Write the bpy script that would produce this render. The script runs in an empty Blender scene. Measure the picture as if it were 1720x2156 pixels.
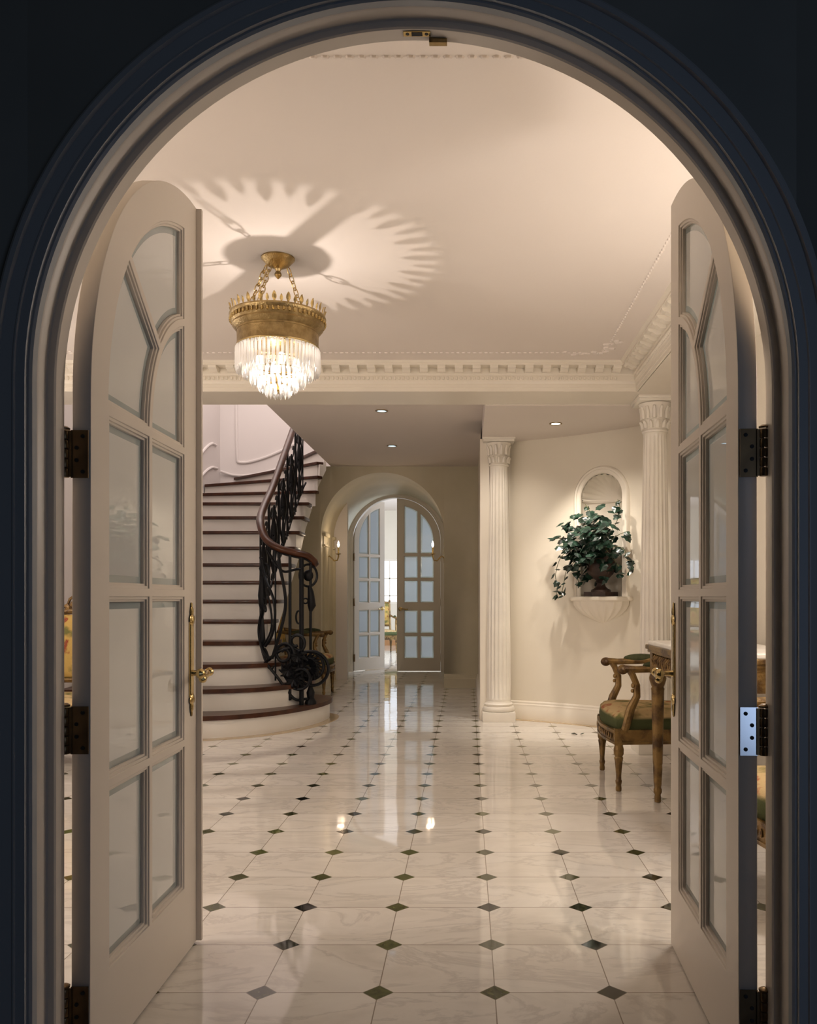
import bpy, bmesh, math, random
from mathutils import Vector, Matrix
random.seed(7)
PI = math.pi
SC = bpy.context.scene
COL = SC.collection

# ------------------------------------------------------------------ camera
cd = bpy.data.cameras.new('camera'); cam = bpy.data.objects.new('camera', cd); COL.objects.link(cam)
cam.location = (0, 0, 1.1); cam.rotation_euler = (PI/2, 0, 0)
cd.sensor_width = 36.0; cd.lens = 36.0*1787/2156
cd.shift_x = -(983-860)/2156.0; cd.shift_y = (1258-1078)/2156.0
cd.clip_start = .02
SC.camera = cam
# ------------------------------------------------------------------ world, exposure
w = bpy.data.worlds.new('world'); SC.world = w; w.use_nodes = True
w.node_tree.nodes['Background'].inputs[0].default_value = (.68, .76, .86, 1)
w.node_tree.nodes['Background'].inputs[1].default_value = .017
vs = SC.view_settings
vs.view_transform = 'Standard'; vs.look = 'None'; vs.gamma = 1; vs.use_curve_mapping = False
vs.exposure = 0.32
SC.cycles.use_denoising = True
SC.cycles.max_bounces = 8; SC.cycles.transparent_max_bounces = 24
SC.cycles.sample_clamp_indirect = 4.0
SC.cycles.caustics_reflective = False; SC.cycles.caustics_refractive = False
WARM = (1, .80, .62)

def point(name, loc, power, col=WARM, r=.05):
    l = bpy.data.lights.new(name, 'POINT'); l.energy = power; l.color = col; l.shadow_soft_size = r
    o = bpy.data.objects.new(name, l); o.location = loc; COL.objects.link(o); return o
def area(name, loc, rot, sx, sy, power, col=WARM, spread=None):
    l = bpy.data.lights.new(name, 'AREA'); l.energy = power; l.color = col; l.shape = 'RECTANGLE'; l.size = sx; l.size_y = sy
    if spread: l.spread = spread
    o = bpy.data.objects.new(name, l); o.location = loc; o.rotation_euler = rot; COL.objects.link(o); return o
def spot(name, loc, target, power, angle, col=WARM, r=.03, blend=.5):
    l = bpy.data.lights.new(name, 'SPOT'); l.energy = power; l.color = col; l.spot_size = angle; l.spot_blend = blend; l.shadow_soft_size = r
    o = bpy.data.objects.new(name, l); o.location = loc
    o.rotation_euler = (Vector(target)-Vector(loc)).to_track_quat('-Z', 'Y').to_euler(); COL.objects.link(o); return o

# chandelier: bulb cluster above the prisms and a weaker one within them
CH = (-.89, 4.0)
cl_ = point('chandelier_bulb_light', (CH[0], CH[1], 2.326), 13, (1, .89, .81), .006)
cl_.data.use_nodes = True; n_ = cl_.data.node_tree; f_ = n_.nodes.new('ShaderNodeLightFalloff'); f_.inputs[0].default_value = 1.0
n_.links.new(f_.outputs['Linear'], n_.nodes['Emission'].inputs[1])
point('chandelier_inner_light', (CH[0], CH[1], 2.16), 6, (1, .94, .89), .04)
# added fill lights at both sides of the foyer, no lamps seen there
FOY = (1, .91, .845)
point('foyer_fill_right', (1.30, 2.35, 1.75), 15, FOY, .10)
point('foyer_fill_right_far', (1.10, 3.3, 1.6), 18, FOY, .10)
point('foyer_fill_left', (-2.6, 2.5, 1.7), 31, FOY, .10)
point('foyer_fill_left_far', (-3.0, 4.9, 1.75), 15, FOY, .10)
# recessed downlights
spot('downlight_niche', (.722, 6.9, 2.50), (1.10, 7.25, .70), 74, 1.35, (1, .90, .79), .03, 1.0)
spot('downlight_bay', (1.05, 6.35, 2.50), (1.10, 7.2, .95), 34, 1.5, (1, .90, .79), .03, 1.0)
spot('column_spot', (.30, 6.9, 2.50), (.28, 7.5, 1.2), 22, 1.8, (1, .90, .80), .04, 1.0)  # spot on the first column, without a fitting in the ceiling
spot('downlight_stair', (-.73, 7.27, 2.68), (-.75, 7.25, 0), 12, 1.6, (.9, .93, 1), .03)
spot('downlight_passage', (-.79, 8.95, 2.68), (-.79, 9.0, 0), 4, 1.5, (.9, .93, 1), .03)
# stairwell lit from the landing above
area('landing_light', (-2.45, 9.0, 4.85), (0, 0, 0), 1.4, 3.5, 44, (1, .87, .82))
# dim room on the camera's side: a window behind and to the left
area('window_daylight_near', (2.0, -1.7, .95), (PI/2, 0, .12), 1.2, 1.7, 7.0, (.52, .68, 1))
# far room: added side fills in daylight tint, with no windows behind them
area('far_room_fill_right', (1.2, 15.5, 1.7), (0, PI/2, 0), 1.8, 2.0, 115, (.70, .82, 1))

area('far_room_fill_left', (-4.3, 15.0, 1.6), (0, -PI/2, 0), 1.8, 2.0, 95, (.72, .83, 1))

# ------------------------------------------------------------------ materials
MATS = {}
def newmat(name):
    m = bpy.data.materials.new(name); m.use_nodes = True; MATS[name] = m
    nt = m.node_tree; nt.nodes.clear()
    out = nt.nodes.new('ShaderNodeOutputMaterial'); out.location = (600, 0)
    return m, nt, out
def N(nt, typ, **kw):
    n = nt.nodes.new(typ)
    for k, v in kw.items(): setattr(n, k, v)
    return n
def pbr(name, col, rough=.5, metal=0, spec=.5, col2=None, scale=6, bump=0, bscale=60, coat=0, detail=4, lo=.35, hi=.65, rough2=None):
    m, nt, out = newmat(name)
    b = N(nt, 'ShaderNodeBsdfPrincipled')
    b.inputs['Base Color'].default_value = (*col, 1); b.inputs['Roughness'].default_value = rough
    b.inputs['Metallic'].default_value = metal; b.inputs['Specular IOR Level'].default_value = spec
    b.inputs['Coat Weight'].default_value = coat
    tc = N(nt, 'ShaderNodeTexCoord')
    if col2:
        no = N(nt, 'ShaderNodeTexNoise'); no.inputs['Scale'].default_value = scale; no.inputs['Detail'].default_value = detail
        nt.links.new(tc.outputs['Object'], no.inputs['Vector'])
        r = N(nt, 'ShaderNodeValToRGB'); r.color_ramp.elements[0].position = lo; r.color_ramp.elements[1].position = hi
        r.color_ramp.elements[0].color = (*col, 1); r.color_ramp.elements[1].color = (*col2, 1)
        nt.links.new(no.outputs['Fac'], r.inputs['Fac']); nt.links.new(r.outputs['Color'], b.inputs['Base Color'])
    if bump:
        no2 = N(nt, 'ShaderNodeTexNoise'); no2.inputs['Scale'].default_value = bscale; no2.inputs['Detail'].default_value = 3
        nt.links.new(tc.outputs['Object'], no2.inputs['Vector'])
        bp = N(nt, 'ShaderNodeBump'); bp.inputs['Strength'].default_value = bump; bp.inputs['Distance'].default_value = .01
        nt.links.new(no2.outputs['Fac'], bp.inputs['Height']); nt.links.new(bp.outputs['Normal'], b.inputs['Normal'])
    nt.links.new(b.outputs[0], out.inputs['Surface'])
    return m
M_wall = pbr('cream_wall_paint', (.76, .69, .57), .55, col2=(.80, .73, .61), scale=1.3, bump=.03, bscale=90, spec=.3)
M_ceil = pbr('ceiling_plaster', (.79, .71, .645), .7, col2=(.81, .73, .665), scale=1.1, bump=.03, bscale=60, spec=.2)
M_trim = pbr('ivory_trim_paint', (.80, .73, .62), .4, spec=.4, col2=(.83, .76, .65), scale=3)
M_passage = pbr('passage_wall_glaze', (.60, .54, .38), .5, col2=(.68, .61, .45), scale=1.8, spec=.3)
M_door = pbr('door_paint', (.69, .615, .53), .38, spec=.4, col2=(.71, .635, .55), scale=2)
M_dimwall = pbr('wall_in_dim_light', (.20, .205, .19), .5, col2=(.24, .24, .22), scale=2.2, bump=.05, bscale=30)  # dim light on the camera's side is put into this wall colour
M_casing = pbr('casing_in_dim_light', (.36, .37, .38), .42, spec=.4)  # greyed: the same dimness is in the casing colour
M_stairwall = pbr('stairwell_paint', (.80, .76, .74), .6, spec=.2)
M_white = pbr('riser_paint', (.84, .80, .74), .4, col2=(.80, .76, .70), scale=4)
M_marble_col = pbr('column_marble', (.84, .78, .68), .3, col2=(.76, .70, .62), scale=5, detail=8, lo=.45, hi=.75)
M_wood = pbr('mahogany', (.036, .011, .005), .34, col2=(.080, .025, .009), scale=14, coat=.08, spec=.3, lo=.3, hi=.7)
M_oak = pbr('warm_floor_board', (.40, .20, .08), .3, col2=(.48, .25, .11), scale=5)
M_iron = pbr('black_iron', (.004, .0045, .006), .42, spec=.22)
M_brass = pbr('brass', (.60, .46, .21), .22, metal=1, col2=(.48, .35, .15), scale=20, bump=.15, bscale=70)
M_brassold = pbr('aged_brass', (.27, .19, .085), .36, metal=1, col2=(.42, .31, .15), scale=26, bump=.3, bscale=120)
M_hinge = pbr('bronze_hinge', (.20, .13, .065), .35, metal=.9, col2=(.13, .085, .045), scale=12)
M_hingeb = pbr('hinge_window_glint', (.93, .95, .96), .2, metal=1)  # whitened metal for one hinge, its window reflection put into the colour
M_black = pbr('dark_recess', (.006, .006, .006), .6)
M_gilt = pbr('gilt_wood', (.25, .15, .047), .36, metal=.35, col2=(.07, .034, .011), scale=14, detail=8, bump=.35, bscale=80, lo=.44, hi=.64)
M_giltdark = pbr('carved_gilt', (.07, .032, .010), .4, metal=.35, col2=(.33, .20, .07), scale=38, bump=.6, bscale=60)
M_marble_top = pbr('console_marble', (.86, .82, .76), .2, col2=(.75, .70, .64), scale=9, detail=8)
M_urn = pbr('dark_urn', (.030, .016, .012), .5, col2=(.06, .028, .018), scale=9, bump=.3, bscale=40)
M_bulb = None
m, nt, out = newmat('bulb_glow'); e = N(nt, 'ShaderNodeEmission'); e.inputs[0].default_value = (1, .82, .62, 1); e.inputs[1].default_value = 14
nt.links.new(e.outputs[0], out.inputs['Surface']); M_bulb = m
m, nt, out = newmat('downlight_glow'); e = N(nt, 'ShaderNodeEmission'); e.inputs[0].default_value = (1, .93, .80, 1); e.inputs[1].default_value = 6
nt.links.new(e.outputs[0], out.inputs['Surface']); M_down = m
m, nt, out = newmat('downlight_glow_cool'); e = N(nt, 'ShaderNodeEmission'); e.inputs[0].default_value = (.62, .85, 1, 1); e.inputs[1].default_value = 1.4
nt.links.new(e.outputs[0], out.inputs['Surface']); M_downc = m
m, nt, out = newmat('daylit_window_glass'); e = N(nt, 'ShaderNodeEmission'); e.inputs[0].default_value = (.86, .92, 1, 1); e.inputs[1].default_value = 1.2
nt.links.new(e.outputs[0], out.inputs['Surface']); M_day = m

def glass_mat(name, col, rough_t, transl, clear):
    m, nt, out = newmat(name)
    d = N(nt, 'ShaderNodeBsdfDiffuse'); d.inputs[0].default_value = (*col, 1)
    t = N(nt, 'ShaderNodeBsdfTranslucent'); t.inputs[0].default_value = (*col, 1)
    mx = N(nt, 'ShaderNodeMixShader'); mx.inputs[0].default_value = transl
    nt.links.new(d.outputs[0], mx.inputs[1]); nt.links.new(t.outputs[0], mx.inputs[2])
    tr = N(nt, 'ShaderNodeBsdfTransparent'); tr.inputs[0].default_value = (.86, .93, .92, 1)
    m2 = N(nt, 'ShaderNodeMixShader'); m2.inputs[0].default_value = clear
    nt.links.new(mx.outputs[0], m2.inputs[1]); nt.links.new(tr.outputs[0], m2.inputs[2])
    g = N(nt, 'ShaderNodeBsdfGlossy'); g.inputs['Roughness'].default_value = .02
    fr = N(nt, 'ShaderNodeFresnel'); fr.inputs[0].default_value = 1.9
    m3 = N(nt, 'ShaderNodeMixShader')
    nt.links.new(fr.outputs[0], m3.inputs[0]); nt.links.new(m2.outputs[0], m3.inputs[1]); nt.links.new(g.outputs[0], m3.inputs[2])
    nt.links.new(m3.outputs[0], out.inputs['Surface'])
    return m
M_glass = glass_mat('etched_glass', (.95, .94, .90), 0, .30, .0)
M_bevel = glass_mat('bevelled_glass_edge', (.78, .84, .82), 0, .4, .38)
M_glass_far = glass_mat('etched_glass_bluish', (.82, .86, .90), 0, .9, .25)
M_window = glass_mat('window_pane_glass', (.9, .95, 1), 0, .9, .6)

# crystal
m, nt, out = newmat('cut_crystal')
tr = N(nt, 'ShaderNodeBsdfTransparent'); tr.inputs[0].default_value = (.97, .97, .97, 1)
tl = N(nt, 'ShaderNodeBsdfTranslucent'); tl.inputs[0].default_value = (1, .98, .95, 1)
gl = N(nt, 'ShaderNodeBsdfGlossy'); gl.inputs['Roughness'].default_value = .08
a_ = N(nt, 'ShaderNodeMixShader'); a_.inputs[0].default_value = .5
nt.links.new(tr.outputs[0], a_.inputs[1]); nt.links.new(tl.outputs[0], a_.inputs[2])
b_ = N(nt, 'ShaderNodeMixShader'); b_.inputs[0].default_value = .22
nt.links.new(a_.outputs[0], b_.inputs[1]); nt.links.new(gl.outputs[0], b_.inputs[2]); nt.links.new(b_.outputs[0], out.inputs['Surface'])
M_crystal = m

# leaves
m, nt, out = newmat('ivy_leaf')
b = N(nt, 'ShaderNodeBsdfPrincipled'); b.inputs['Roughness'].default_value = .3
oi = N(nt, 'ShaderNodeTexCoord'); no = N(nt, 'ShaderNodeTexNoise'); no.inputs['Scale'].default_value = 22
nt.links.new(oi.outputs['Object'], no.inputs['Vector'])
r = N(nt, 'ShaderNodeValToRGB'); r.color_ramp.elements[0].position = .38; r.color_ramp.elements[1].position = .66
r.color_ramp.elements[0].color = (.003, .013, .007, 1); r.color_ramp.elements[1].color = (.020, .052, .032, 1)
nt.links.new(no.outputs['Fac'], r.inputs['Fac']); nt.links.new(r.outputs['Color'], b.inputs['Base Color']); nt.links.new(b.outputs[0], out.inputs['Surface'])
M_leaf = m
M_stem = pbr('ivy_stem', (.10, .11, .03), .5)

# tapestry: floral top, green sides
def tapestry(name, side=(.075, .085, .035), centre=(.50, .36, .18), red=(.33, .09, .04), by_normal=True):
    m, nt, out = newmat(name)
    b = N(nt, 'ShaderNodeBsdfPrincipled'); b.inputs['Roughness'].default_value = .85; b.inputs['Specular IOR Level'].default_value = .15
    tc = N(nt, 'ShaderNodeTexCoord'); no = N(nt, 'ShaderNodeTexNoise'); no.inputs['Scale'].default_value = 9; no.inputs['Detail'].default_value = 5
    nt.links.new(tc.outputs['Object'], no.inputs['Vector'])
    r = N(nt, 'ShaderNodeValToRGB'); cr = r.color_ramp
    cr.elements[0].position = .36; cr.elements[0].color = (.16, .15, .05, 1)
    cr.elements[1].position = .5; cr.elements[1].color = (*centre, 1)
    x = cr.elements.new(.60); x.color = (*centre, 1); x = cr.elements.new(.66); x.color = (*red, 1); x = cr.elements.new(.74); x.color = (.42, .27, .12, 1)
    nt.links.new(no.outputs['Fac'], r.inputs['Fac'])
    last = r.outputs['Color']
    if by_normal:
        ge = N(nt, 'ShaderNodeSeparateXYZ'); nt.links.new(tc.outputs['Normal'], ge.inputs[0])
        mr = N(nt, 'ShaderNodeMapRange'); mr.inputs[1].default_value = .35; mr.inputs[2].default_value = .6
        nt.links.new(ge.outputs['Z'], mr.inputs[0])
        mx = N(nt, 'ShaderNodeMixRGB'); mx.inputs[1].default_value = (*side, 1)
        nt.links.new(mr.outputs[0], mx.inputs[0]); nt.links.new(last, mx.inputs[2]); last = mx.outputs[0]
    w2 = N(nt, 'ShaderNodeTexNoise'); w2.inputs['Scale'].default_value = 180; nt.links.new(tc.outputs['Object'], w2.inputs['Vector'])
    bp = N(nt, 'ShaderNodeBump'); bp.inputs['Strength'].default_value = .25; bp.inputs['Distance'].default_value = .004
    nt.links.new(w2.outputs['Fac'], bp.inputs['Height']); nt.links.new(bp.outputs['Normal'], b.inputs['Normal'])
    nt.links.new(last, b.inputs['Base Color']); nt.links.new(b.outputs[0], out.inputs['Surface'])
    return m
M_tap = tapestry('floral_tapestry'); M_tapback = tapestry('floral_tapestry_back', by_normal=False, centre=(.50, .33, .10), red=(.26, .05, .03))
M_greenfab = pbr('olive_velvet', (.055, .062, .028), .8, spec=.2, col2=(.08, .088, .04), scale=30)

# marble floor with diamond insets
S = .3253
m, nt, out = newmat('marble_tile_floor')
b = N(nt, 'ShaderNodeBsdfPrincipled')
L = nt.links.new
tc = N(nt, 'ShaderNodeTexCoord'); sp = N(nt, 'ShaderNodeSeparateXYZ'); L(tc.outputs['Object'], sp.inputs[0])
def MA(op, a, c=None, d=None):
    n = N(nt, 'ShaderNodeMath', operation=op)
    for i, v in enumerate((a, c, d)):
        if v is None: continue
        if isinstance(v, (int, float)): n.inputs[i].default_value = v
        else: L(v, n.inputs[i])
    return n.outputs[0]
u = MA('MULTIPLY', MA('SUBTRACT', sp.outputs['X'], .078), 1/S); v = MA('MULTIPLY', MA('SUBTRACT', sp.outputs['Y'], 2.363), 1/S)
fu = MA('ABSOLUTE', MA('SUBTRACT', MA('FRACT', MA('ADD', u, .5)), .5)); fv = MA('ABSOLUTE', MA('SUBTRACT', MA('FRACT', MA('ADD', v, .5)), .5))
dsum = MA('ADD', fu, fv)
diamond = MA('LESS_THAN', dsum, .128)
edge = MA('LESS_THAN', MA('ABSOLUTE', MA('SUBTRACT', dsum, .131)), .006)
line = MA('LESS_THAN', MA('MINIMUM', fu, fv), .0048)
grout = MA('MULTIPLY', MA('MAXIMUM', edge, line), MA('SUBTRACT', 1, diamond))
cu = MA('FLOOR', u); cv = MA('FLOOR', v)
cb = N(nt, 'ShaderNodeCombineXYZ'); L(cu, cb.inputs[0]); L(cv, cb.inputs[1])
wn = N(nt, 'ShaderNodeTexWhiteNoise', noise_dimensions='3D'); L(cb.outputs[0], wn.inputs['Vector'])
off = N(nt, 'ShaderNodeVectorMath', operation='MULTIPLY_ADD'); L(wn.outputs['Color'], off.inputs[0]); off.inputs[1].default_value = (7, 7, 7); L(tc.outputs['Object'], off.inputs[2])
n1 = N(nt, 'ShaderNodeTexNoise'); n1.inputs['Scale'].default_value = 1.9; n1.inputs['Detail'].default_value = 9; n1.inputs['Roughness'].default_value = .62; n1.inputs['Distortion'].default_value = .7
mpv = N(nt, 'ShaderNodeMapping'); mpv.inputs['Scale'].default_value = (1, 2.2, 1); mpv.inputs['Rotation'].default_value = (0, 0, .5); L(off.outputs[0], mpv.inputs[0]); L(mpv.outputs[0], n1.inputs['Vector'])
r1 = N(nt, 'ShaderNodeValToRGB'); cr = r1.color_ramp
cr.elements[0].position = .30; cr.elements[0].color = (.70, .65, .58, 1); cr.elements[1].position = .47; cr.elements[1].color = (.81, .755, .68, 1)
for p_, c_ in ((.486, (.81, .755, .68)), (.512, (.68, .63, .57)), (.545, (.81, .76, .69)), (.70, (.87, .82, .75))):
    x = cr.elements.new(p_); x.color = (*c_, 1)
L(n1.outputs['Fac'], r1.inputs['Fac'])
tint = N(nt, 'ShaderNodeMixRGB', blend_type='MULTIPLY'); tint.inputs[0].default_value = 1; L(r1.outputs['Color'], tint.inputs[1])
mrt = N(nt, 'ShaderNodeMapRange'); mrt.inputs[3].default_value = .90; mrt.inputs[4].default_value = 1.0; L(wn.outputs['Value'], mrt.inputs[0])
cbt = N(nt, 'ShaderNodeCombineXYZ'); [L(mrt.outputs[0], cbt.inputs[i]) for i in range(3)]
L(cbt.outputs[0], tint.inputs[2])
ru = MA('ROUND', u); rv = MA('ROUND', v)
cb2 = N(nt, 'ShaderNodeCombineXYZ'); L(ru, cb2.inputs[0]); L(rv, cb2.inputs[1]); cb2.inputs[2].default_value = 3
wn2 = N(nt, 'ShaderNodeTexWhiteNoise', noise_dimensions='3D'); L(cb2.outputs[0], wn2.inputs['Vector'])
n2 = N(nt, 'ShaderNodeTexNoise'); n2.inputs['Distortion'].default_value = 2.5; n2.inputs['Scale'].default_value = 22; n2.inputs['Detail'].default_value = 6; L(tc.outputs['Object'], n2.inputs['Vector'])
dm = MA('ADD', MA('MULTIPLY', n2.outputs['Fac'], .6), MA('MULTIPLY', wn2.outputs['Value'], .5))
r2 = N(nt, 'ShaderNodeValToRGB'); r2.color_ramp.elements[0].position = .35; r2.color_ramp.elements[1].position = .80
r2.color_ramp.elements[0].color = (.014, .014, .011, 1); r2.color_ramp.elements[1].color = (.115, .125, .042, 1); L(dm, r2.inputs['Fac'])
mxd = N(nt, 'ShaderNodeMixRGB'); L(diamond, mxd.inputs[0]); L(tint.outputs[0], mxd.inputs[1]); L(r2.outputs['Color'], mxd.inputs[2])
mxg = N(nt, 'ShaderNodeMixRGB'); L(grout, mxg.inputs[0]); L(mxd.outputs[0], mxg.inputs[1]); mxg.inputs[2].default_value = (.30, .25, .20, 1)
L(mxg.outputs[0], b.inputs['Base Color'])
b.inputs['Specular IOR Level'].default_value = .6
rr = MA('MULTIPLY_ADD', n1.outputs['Fac'], .05, .02); L(rr, b.inputs['Roughness'])
nb = N(nt, 'ShaderNodeTexNoise'); nb.inputs['Scale'].default_value = 5; nb.inputs['Detail'].default_value = 1; L(tc.outputs['Object'], nb.inputs['Vector'])
bp = N(nt, 'ShaderNodeBump'); bp.inputs['Strength'].default_value = .05; bp.inputs['Distance'].default_value = .02; L(nb.outputs['Fac'], bp.inputs['Height']); L(bp.outputs['Normal'], b.inputs['Normal'])
L(b.outputs[0], out.inputs['Surface'])
M_floor = m
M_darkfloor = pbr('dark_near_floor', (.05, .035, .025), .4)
M_tan = pbr('tan_marble_border', (.52, .38, .22), .1, col2=(.60, .46, .29), scale=8, spec=.6)

# ------------------------------------------------------------------ mesh helpers
def link(name, me, mat=None, parent=None, smooth=True, angle=35):
    o = bpy.data.objects.new(name, me); COL.objects.link(o)
    if mat is not None:
        for mm in (mat if isinstance(mat, (list, tuple)) else [mat]): me.materials.append(mm)
    if smooth:
        for p in me.polygons: p.use_smooth = True
        try: me.set_sharp_from_angle(angle=math.radians(angle))
        except Exception: pass
    if parent: o.parent = parent
    return o
class MB:
    def __init__(s): s.bm = bmesh.new(); s.mi = 0
    def face(s, vs):
        try:
            f = s.bm.faces.new(vs); f.material_index = s.mi; return f
        except ValueError: return None
    def v(s, co): return s.bm.verts.new(co)
    def box(s, x0, x1, y0, y1, z0, z1):
        V = [s.v((x, y, z)) for x in (x0, x1) for y in (y0, y1) for z in (z0, z1)]
        for q in ((0, 1, 3, 2), (4, 6, 7, 5), (0, 4, 5, 1), (2, 3, 7, 6), (0, 2, 6, 4), (1, 5, 7, 3)): s.face([V[i] for i in q])
        return s
    def prism(s, poly, f0, f1):      # poly of 2D pts; f0,f1 map pt->3D for the two caps
        A = [s.v(f0(p)) for p in poly]; B = [s.v(f1(p)) for p in poly]; n = len(poly)
        s.face(A[::-1]); s.face(B)
        for i in range(n): s.face([A[i], A[(i+1) % n], B[(i+1) % n], B[i]])
        return s
    def zprism(s, poly, z0, z1): return s.prism(poly, lambda p: (p[0], p[1], z0), lambda p: (p[0], p[1], z1))
    def rings(s, rings, close_u=True, cap=True, loop=False):
        R = [[s.v(c) for c in r] for r in rings]; n = len(R[0])
        m = len(R) if loop else len(R)-1
        for i in range(m):
            a = R[i]; c = R[(i+1) % len(R)]
            for j in range(n if close_u else n-1): s.face([a[j], a[(j+1) % n], c[(j+1) % n], c[j]])
        if cap and not loop:
            if close_u: s.face(R[0][::-1]); s.face(R[-1])
        return s
    def lathe(s, prof, c=(0, 0, 0), seg=24, flute=None, squash=(1, 1), axis='z', cap=True):
        rings = []
        for r, z in prof:
            ring = []
            for k in range(seg):
                a = 2*PI*k/seg; rr = r
                if flute: rr = r*(1-flute(z, a))
                x, y = rr*math.cos(a)*squash[0], rr*math.sin(a)*squash[1]
                if axis == 'z': ring.append((c[0]+x, c[1]+y, c[2]+z))
                elif axis == 'x': ring.append((c[0]+z, c[1]+x, c[2]+y))
                else: ring.append((c[0]+y, c[1]+z, c[2]+x))
            rings.append(ring)
        return s.rings(rings, cap=cap)
    def tube(s, pts, r, seg=8, closed=False, flat=None, up=(0, 0, 1)):
        pts = [Vector(p) for p in pts]; n = len(pts); rings = []
        prevN = None
        for i, p in enumerate(pts):
            if closed: t = pts[(i+1) % n]-pts[(i-1) % n]
            else: t = pts[min(i+1, n-1)]-pts[max(i-1, 0)]
            if t.length < 1e-9: t = Vector((0, 0, 1))
            t.normalize()
            if flat is not None:
                nx = t.cross(Vector(up))
                if nx.length < 1e-6: nx = prevN or Vector((1, 0, 0))
                nx.normalize()
                if prevN and nx.dot(prevN) < 0: nx = -nx
            else:
                if prevN is None:
                    nx = t.orthogonal().normalized()
                else:
                    nx = prevN-t*prevN.dot(t); nx.normalize()
            prevN = nx; ny = t.cross(nx)
            rr = r[i] if isinstance(r, (list, tuple)) else r
            ra, rb = (rr*flat[0], rr*flat[1]) if flat is not None else (rr, rr)
            rings.append([p+nx*ra*math.cos(2*PI*k/seg)+ny*rb*math.sin(2*PI*k/seg) for k in range(seg)])
        return s.rings(rings, loop=closed)
    def sphere(s, c, r, seg=8, rg=6, sc=(1, 1, 1)):
        top = s.v((c[0], c[1], c[2]+r*sc[2])); bot = s.v((c[0], c[1], c[2]-r*sc[2])); R = []
        for i in range(1, rg):
            th = PI*i/rg
            R.append([s.v((c[0]+r*sc[0]*math.sin(th)*math.cos(2*PI*k/seg), c[1]+r*sc[1]*math.sin(th)*math.sin(2*PI*k/seg), c[2]+r*sc[2]*math.cos(th))) for k in range(seg)])
        for k in range(seg):
            s.face([top, R[0][k], R[0][(k+1) % seg]]); s.face([bot, R[-1][(k+1) % seg], R[-1][k]])
            for i in range(len(R)-1): s.face([R[i][k], R[i+1][k], R[i+1][(k+1) % seg], R[i][(k+1) % seg]])
        return s
    def xf(s, fn):
        for v in s.bm.verts: v.co = Vector(fn(v.co))
        return s
    def build(s, name, mat, parent=None, smooth=True, angle=35, bevel=0, bseg=2, loc=None):
        if bevel:
            bmesh.ops.bevel(s.bm, geom=[e for e in s.bm.edges], offset=bevel, segments=bseg, affect='EDGES', profile=.6, clamp_overlap=True)
        bmesh.ops.recalc_face_normals(s.bm, faces=s.bm.faces)
        me = bpy.data.meshes.new(name); s.bm.to_mesh(me); s.bm.free()
        o = link(name, me, mat, parent, smooth, angle)
        if loc: o.location = loc
        return o
def tag(o, label, cat, group=None, kind=None):
    o['label'] = label; o['category'] = cat
    if group: o['group'] = group
    if kind: o['kind'] = kind
    return o
def struct(o): o['kind'] = 'structure'; return o
def thing(name, label, cat, loc=(0, 0, 0), rz=0, group=None):
    o = bpy.data.objects.new(name, None); COL.objects.link(o); o.location = loc; o.rotation_euler = (0, 0, rz)
    o.empty_display_size = .1
    return tag(o, label, cat, group)
def sempty(name, loc=(0, 0, 0), rz=0):
    o = bpy.data.objects.new(name, None); COL.objects.link(o); o.location = loc; o.rotation_euler = (0, 0, rz); o['kind'] = 'structure'; return o
def plate(outer, holes, t, bevel=0.0):      # filled 2D outline with holes -> mesh in (u, thickness, v)
    cu = bpy.data.curves.new('outline', 'CURVE'); cu.dimensions = '2D'; cu.fill_mode = 'BOTH'; cu.extrude = t/2-bevel; cu.bevel_depth = bevel; cu.bevel_resolution = 1
    if bevel: cu.offset = -bevel
    for poly in [outer]+holes:
        sp_ = cu.splines.new('POLY'); sp_.points.add(len(poly)-1); sp_.use_cyclic_u = True
        for i, p in enumerate(poly): sp_.points[i].co = (p[0], p[1], 0, 1)
    ob = bpy.data.objects.new('outline', cu); COL.objects.link(ob)
    bpy.context.view_layer.update()
    dg = bpy.context.evaluated_depsgraph_get()
    me = bpy.data.meshes.new_from_object(ob.evaluated_get(dg))
    bpy.data.objects.remove(ob); bpy.data.curves.remove(cu)
    me.materials.clear()
    for v in me.vertices: v.co = (v.co.x, v.co.z, v.co.y)
    me.flip_normals()
    return me
def inset(poly, d):
    n = len(poly); area_ = sum(poly[i][0]*poly[(i+1) % n][1]-poly[(i+1) % n][0]*poly[i][1] for i in range(n)); sg = 1 if area_ > 0 else -1
    res = []
    for i in range(n):
        p0, p1, p2 = Vector(poly[i-1]), Vector(poly[i]), Vector(poly[(i+1) % n])
        e1 = (p1-p0).normalized(); e2 = (p2-p1).normalized()
        n1_ = Vector((-e1.y, e1.x))*sg; n2_ = Vector((-e2.y, e2.x))*sg
        b_ = n1_+n2_
        if b_.length < 1e-6: b_ = n1_
        b_.normalize(); c_ = max(b_.dot(n1_), .35)
        res.append(tuple(p1+b_*(d/c_)))
    if d <= 0: return res
    def dist(p):            # distance of an offset point to the outline: points that crossed over are pulled to a neighbour
        best = 9
        for i in range(n):
            a, c = Vector(poly[i]), Vector(poly[(i+1) % n]); e = c-a
            if e.length < 1e-9: continue
            t_ = max(0, min(1, (Vector(p)-a).dot(e)/e.length_squared)); best = min(best, (a+e*t_-Vector(p)).length)
        return best
    ok = [dist(p) > d*.97 for p in res]
    if not any(ok): return res
    out_ = []
    for i in range(n):
        k = 0
        while not (ok[(i+k) % n] or ok[(i-k) % n]): k += 1
        out_.append(res[(i+k) % n] if ok[(i+k) % n] else res[(i-k) % n])
    return [(p[0]+1e-6*i, p[1]) for i, p in enumerate(out_)]
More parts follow.
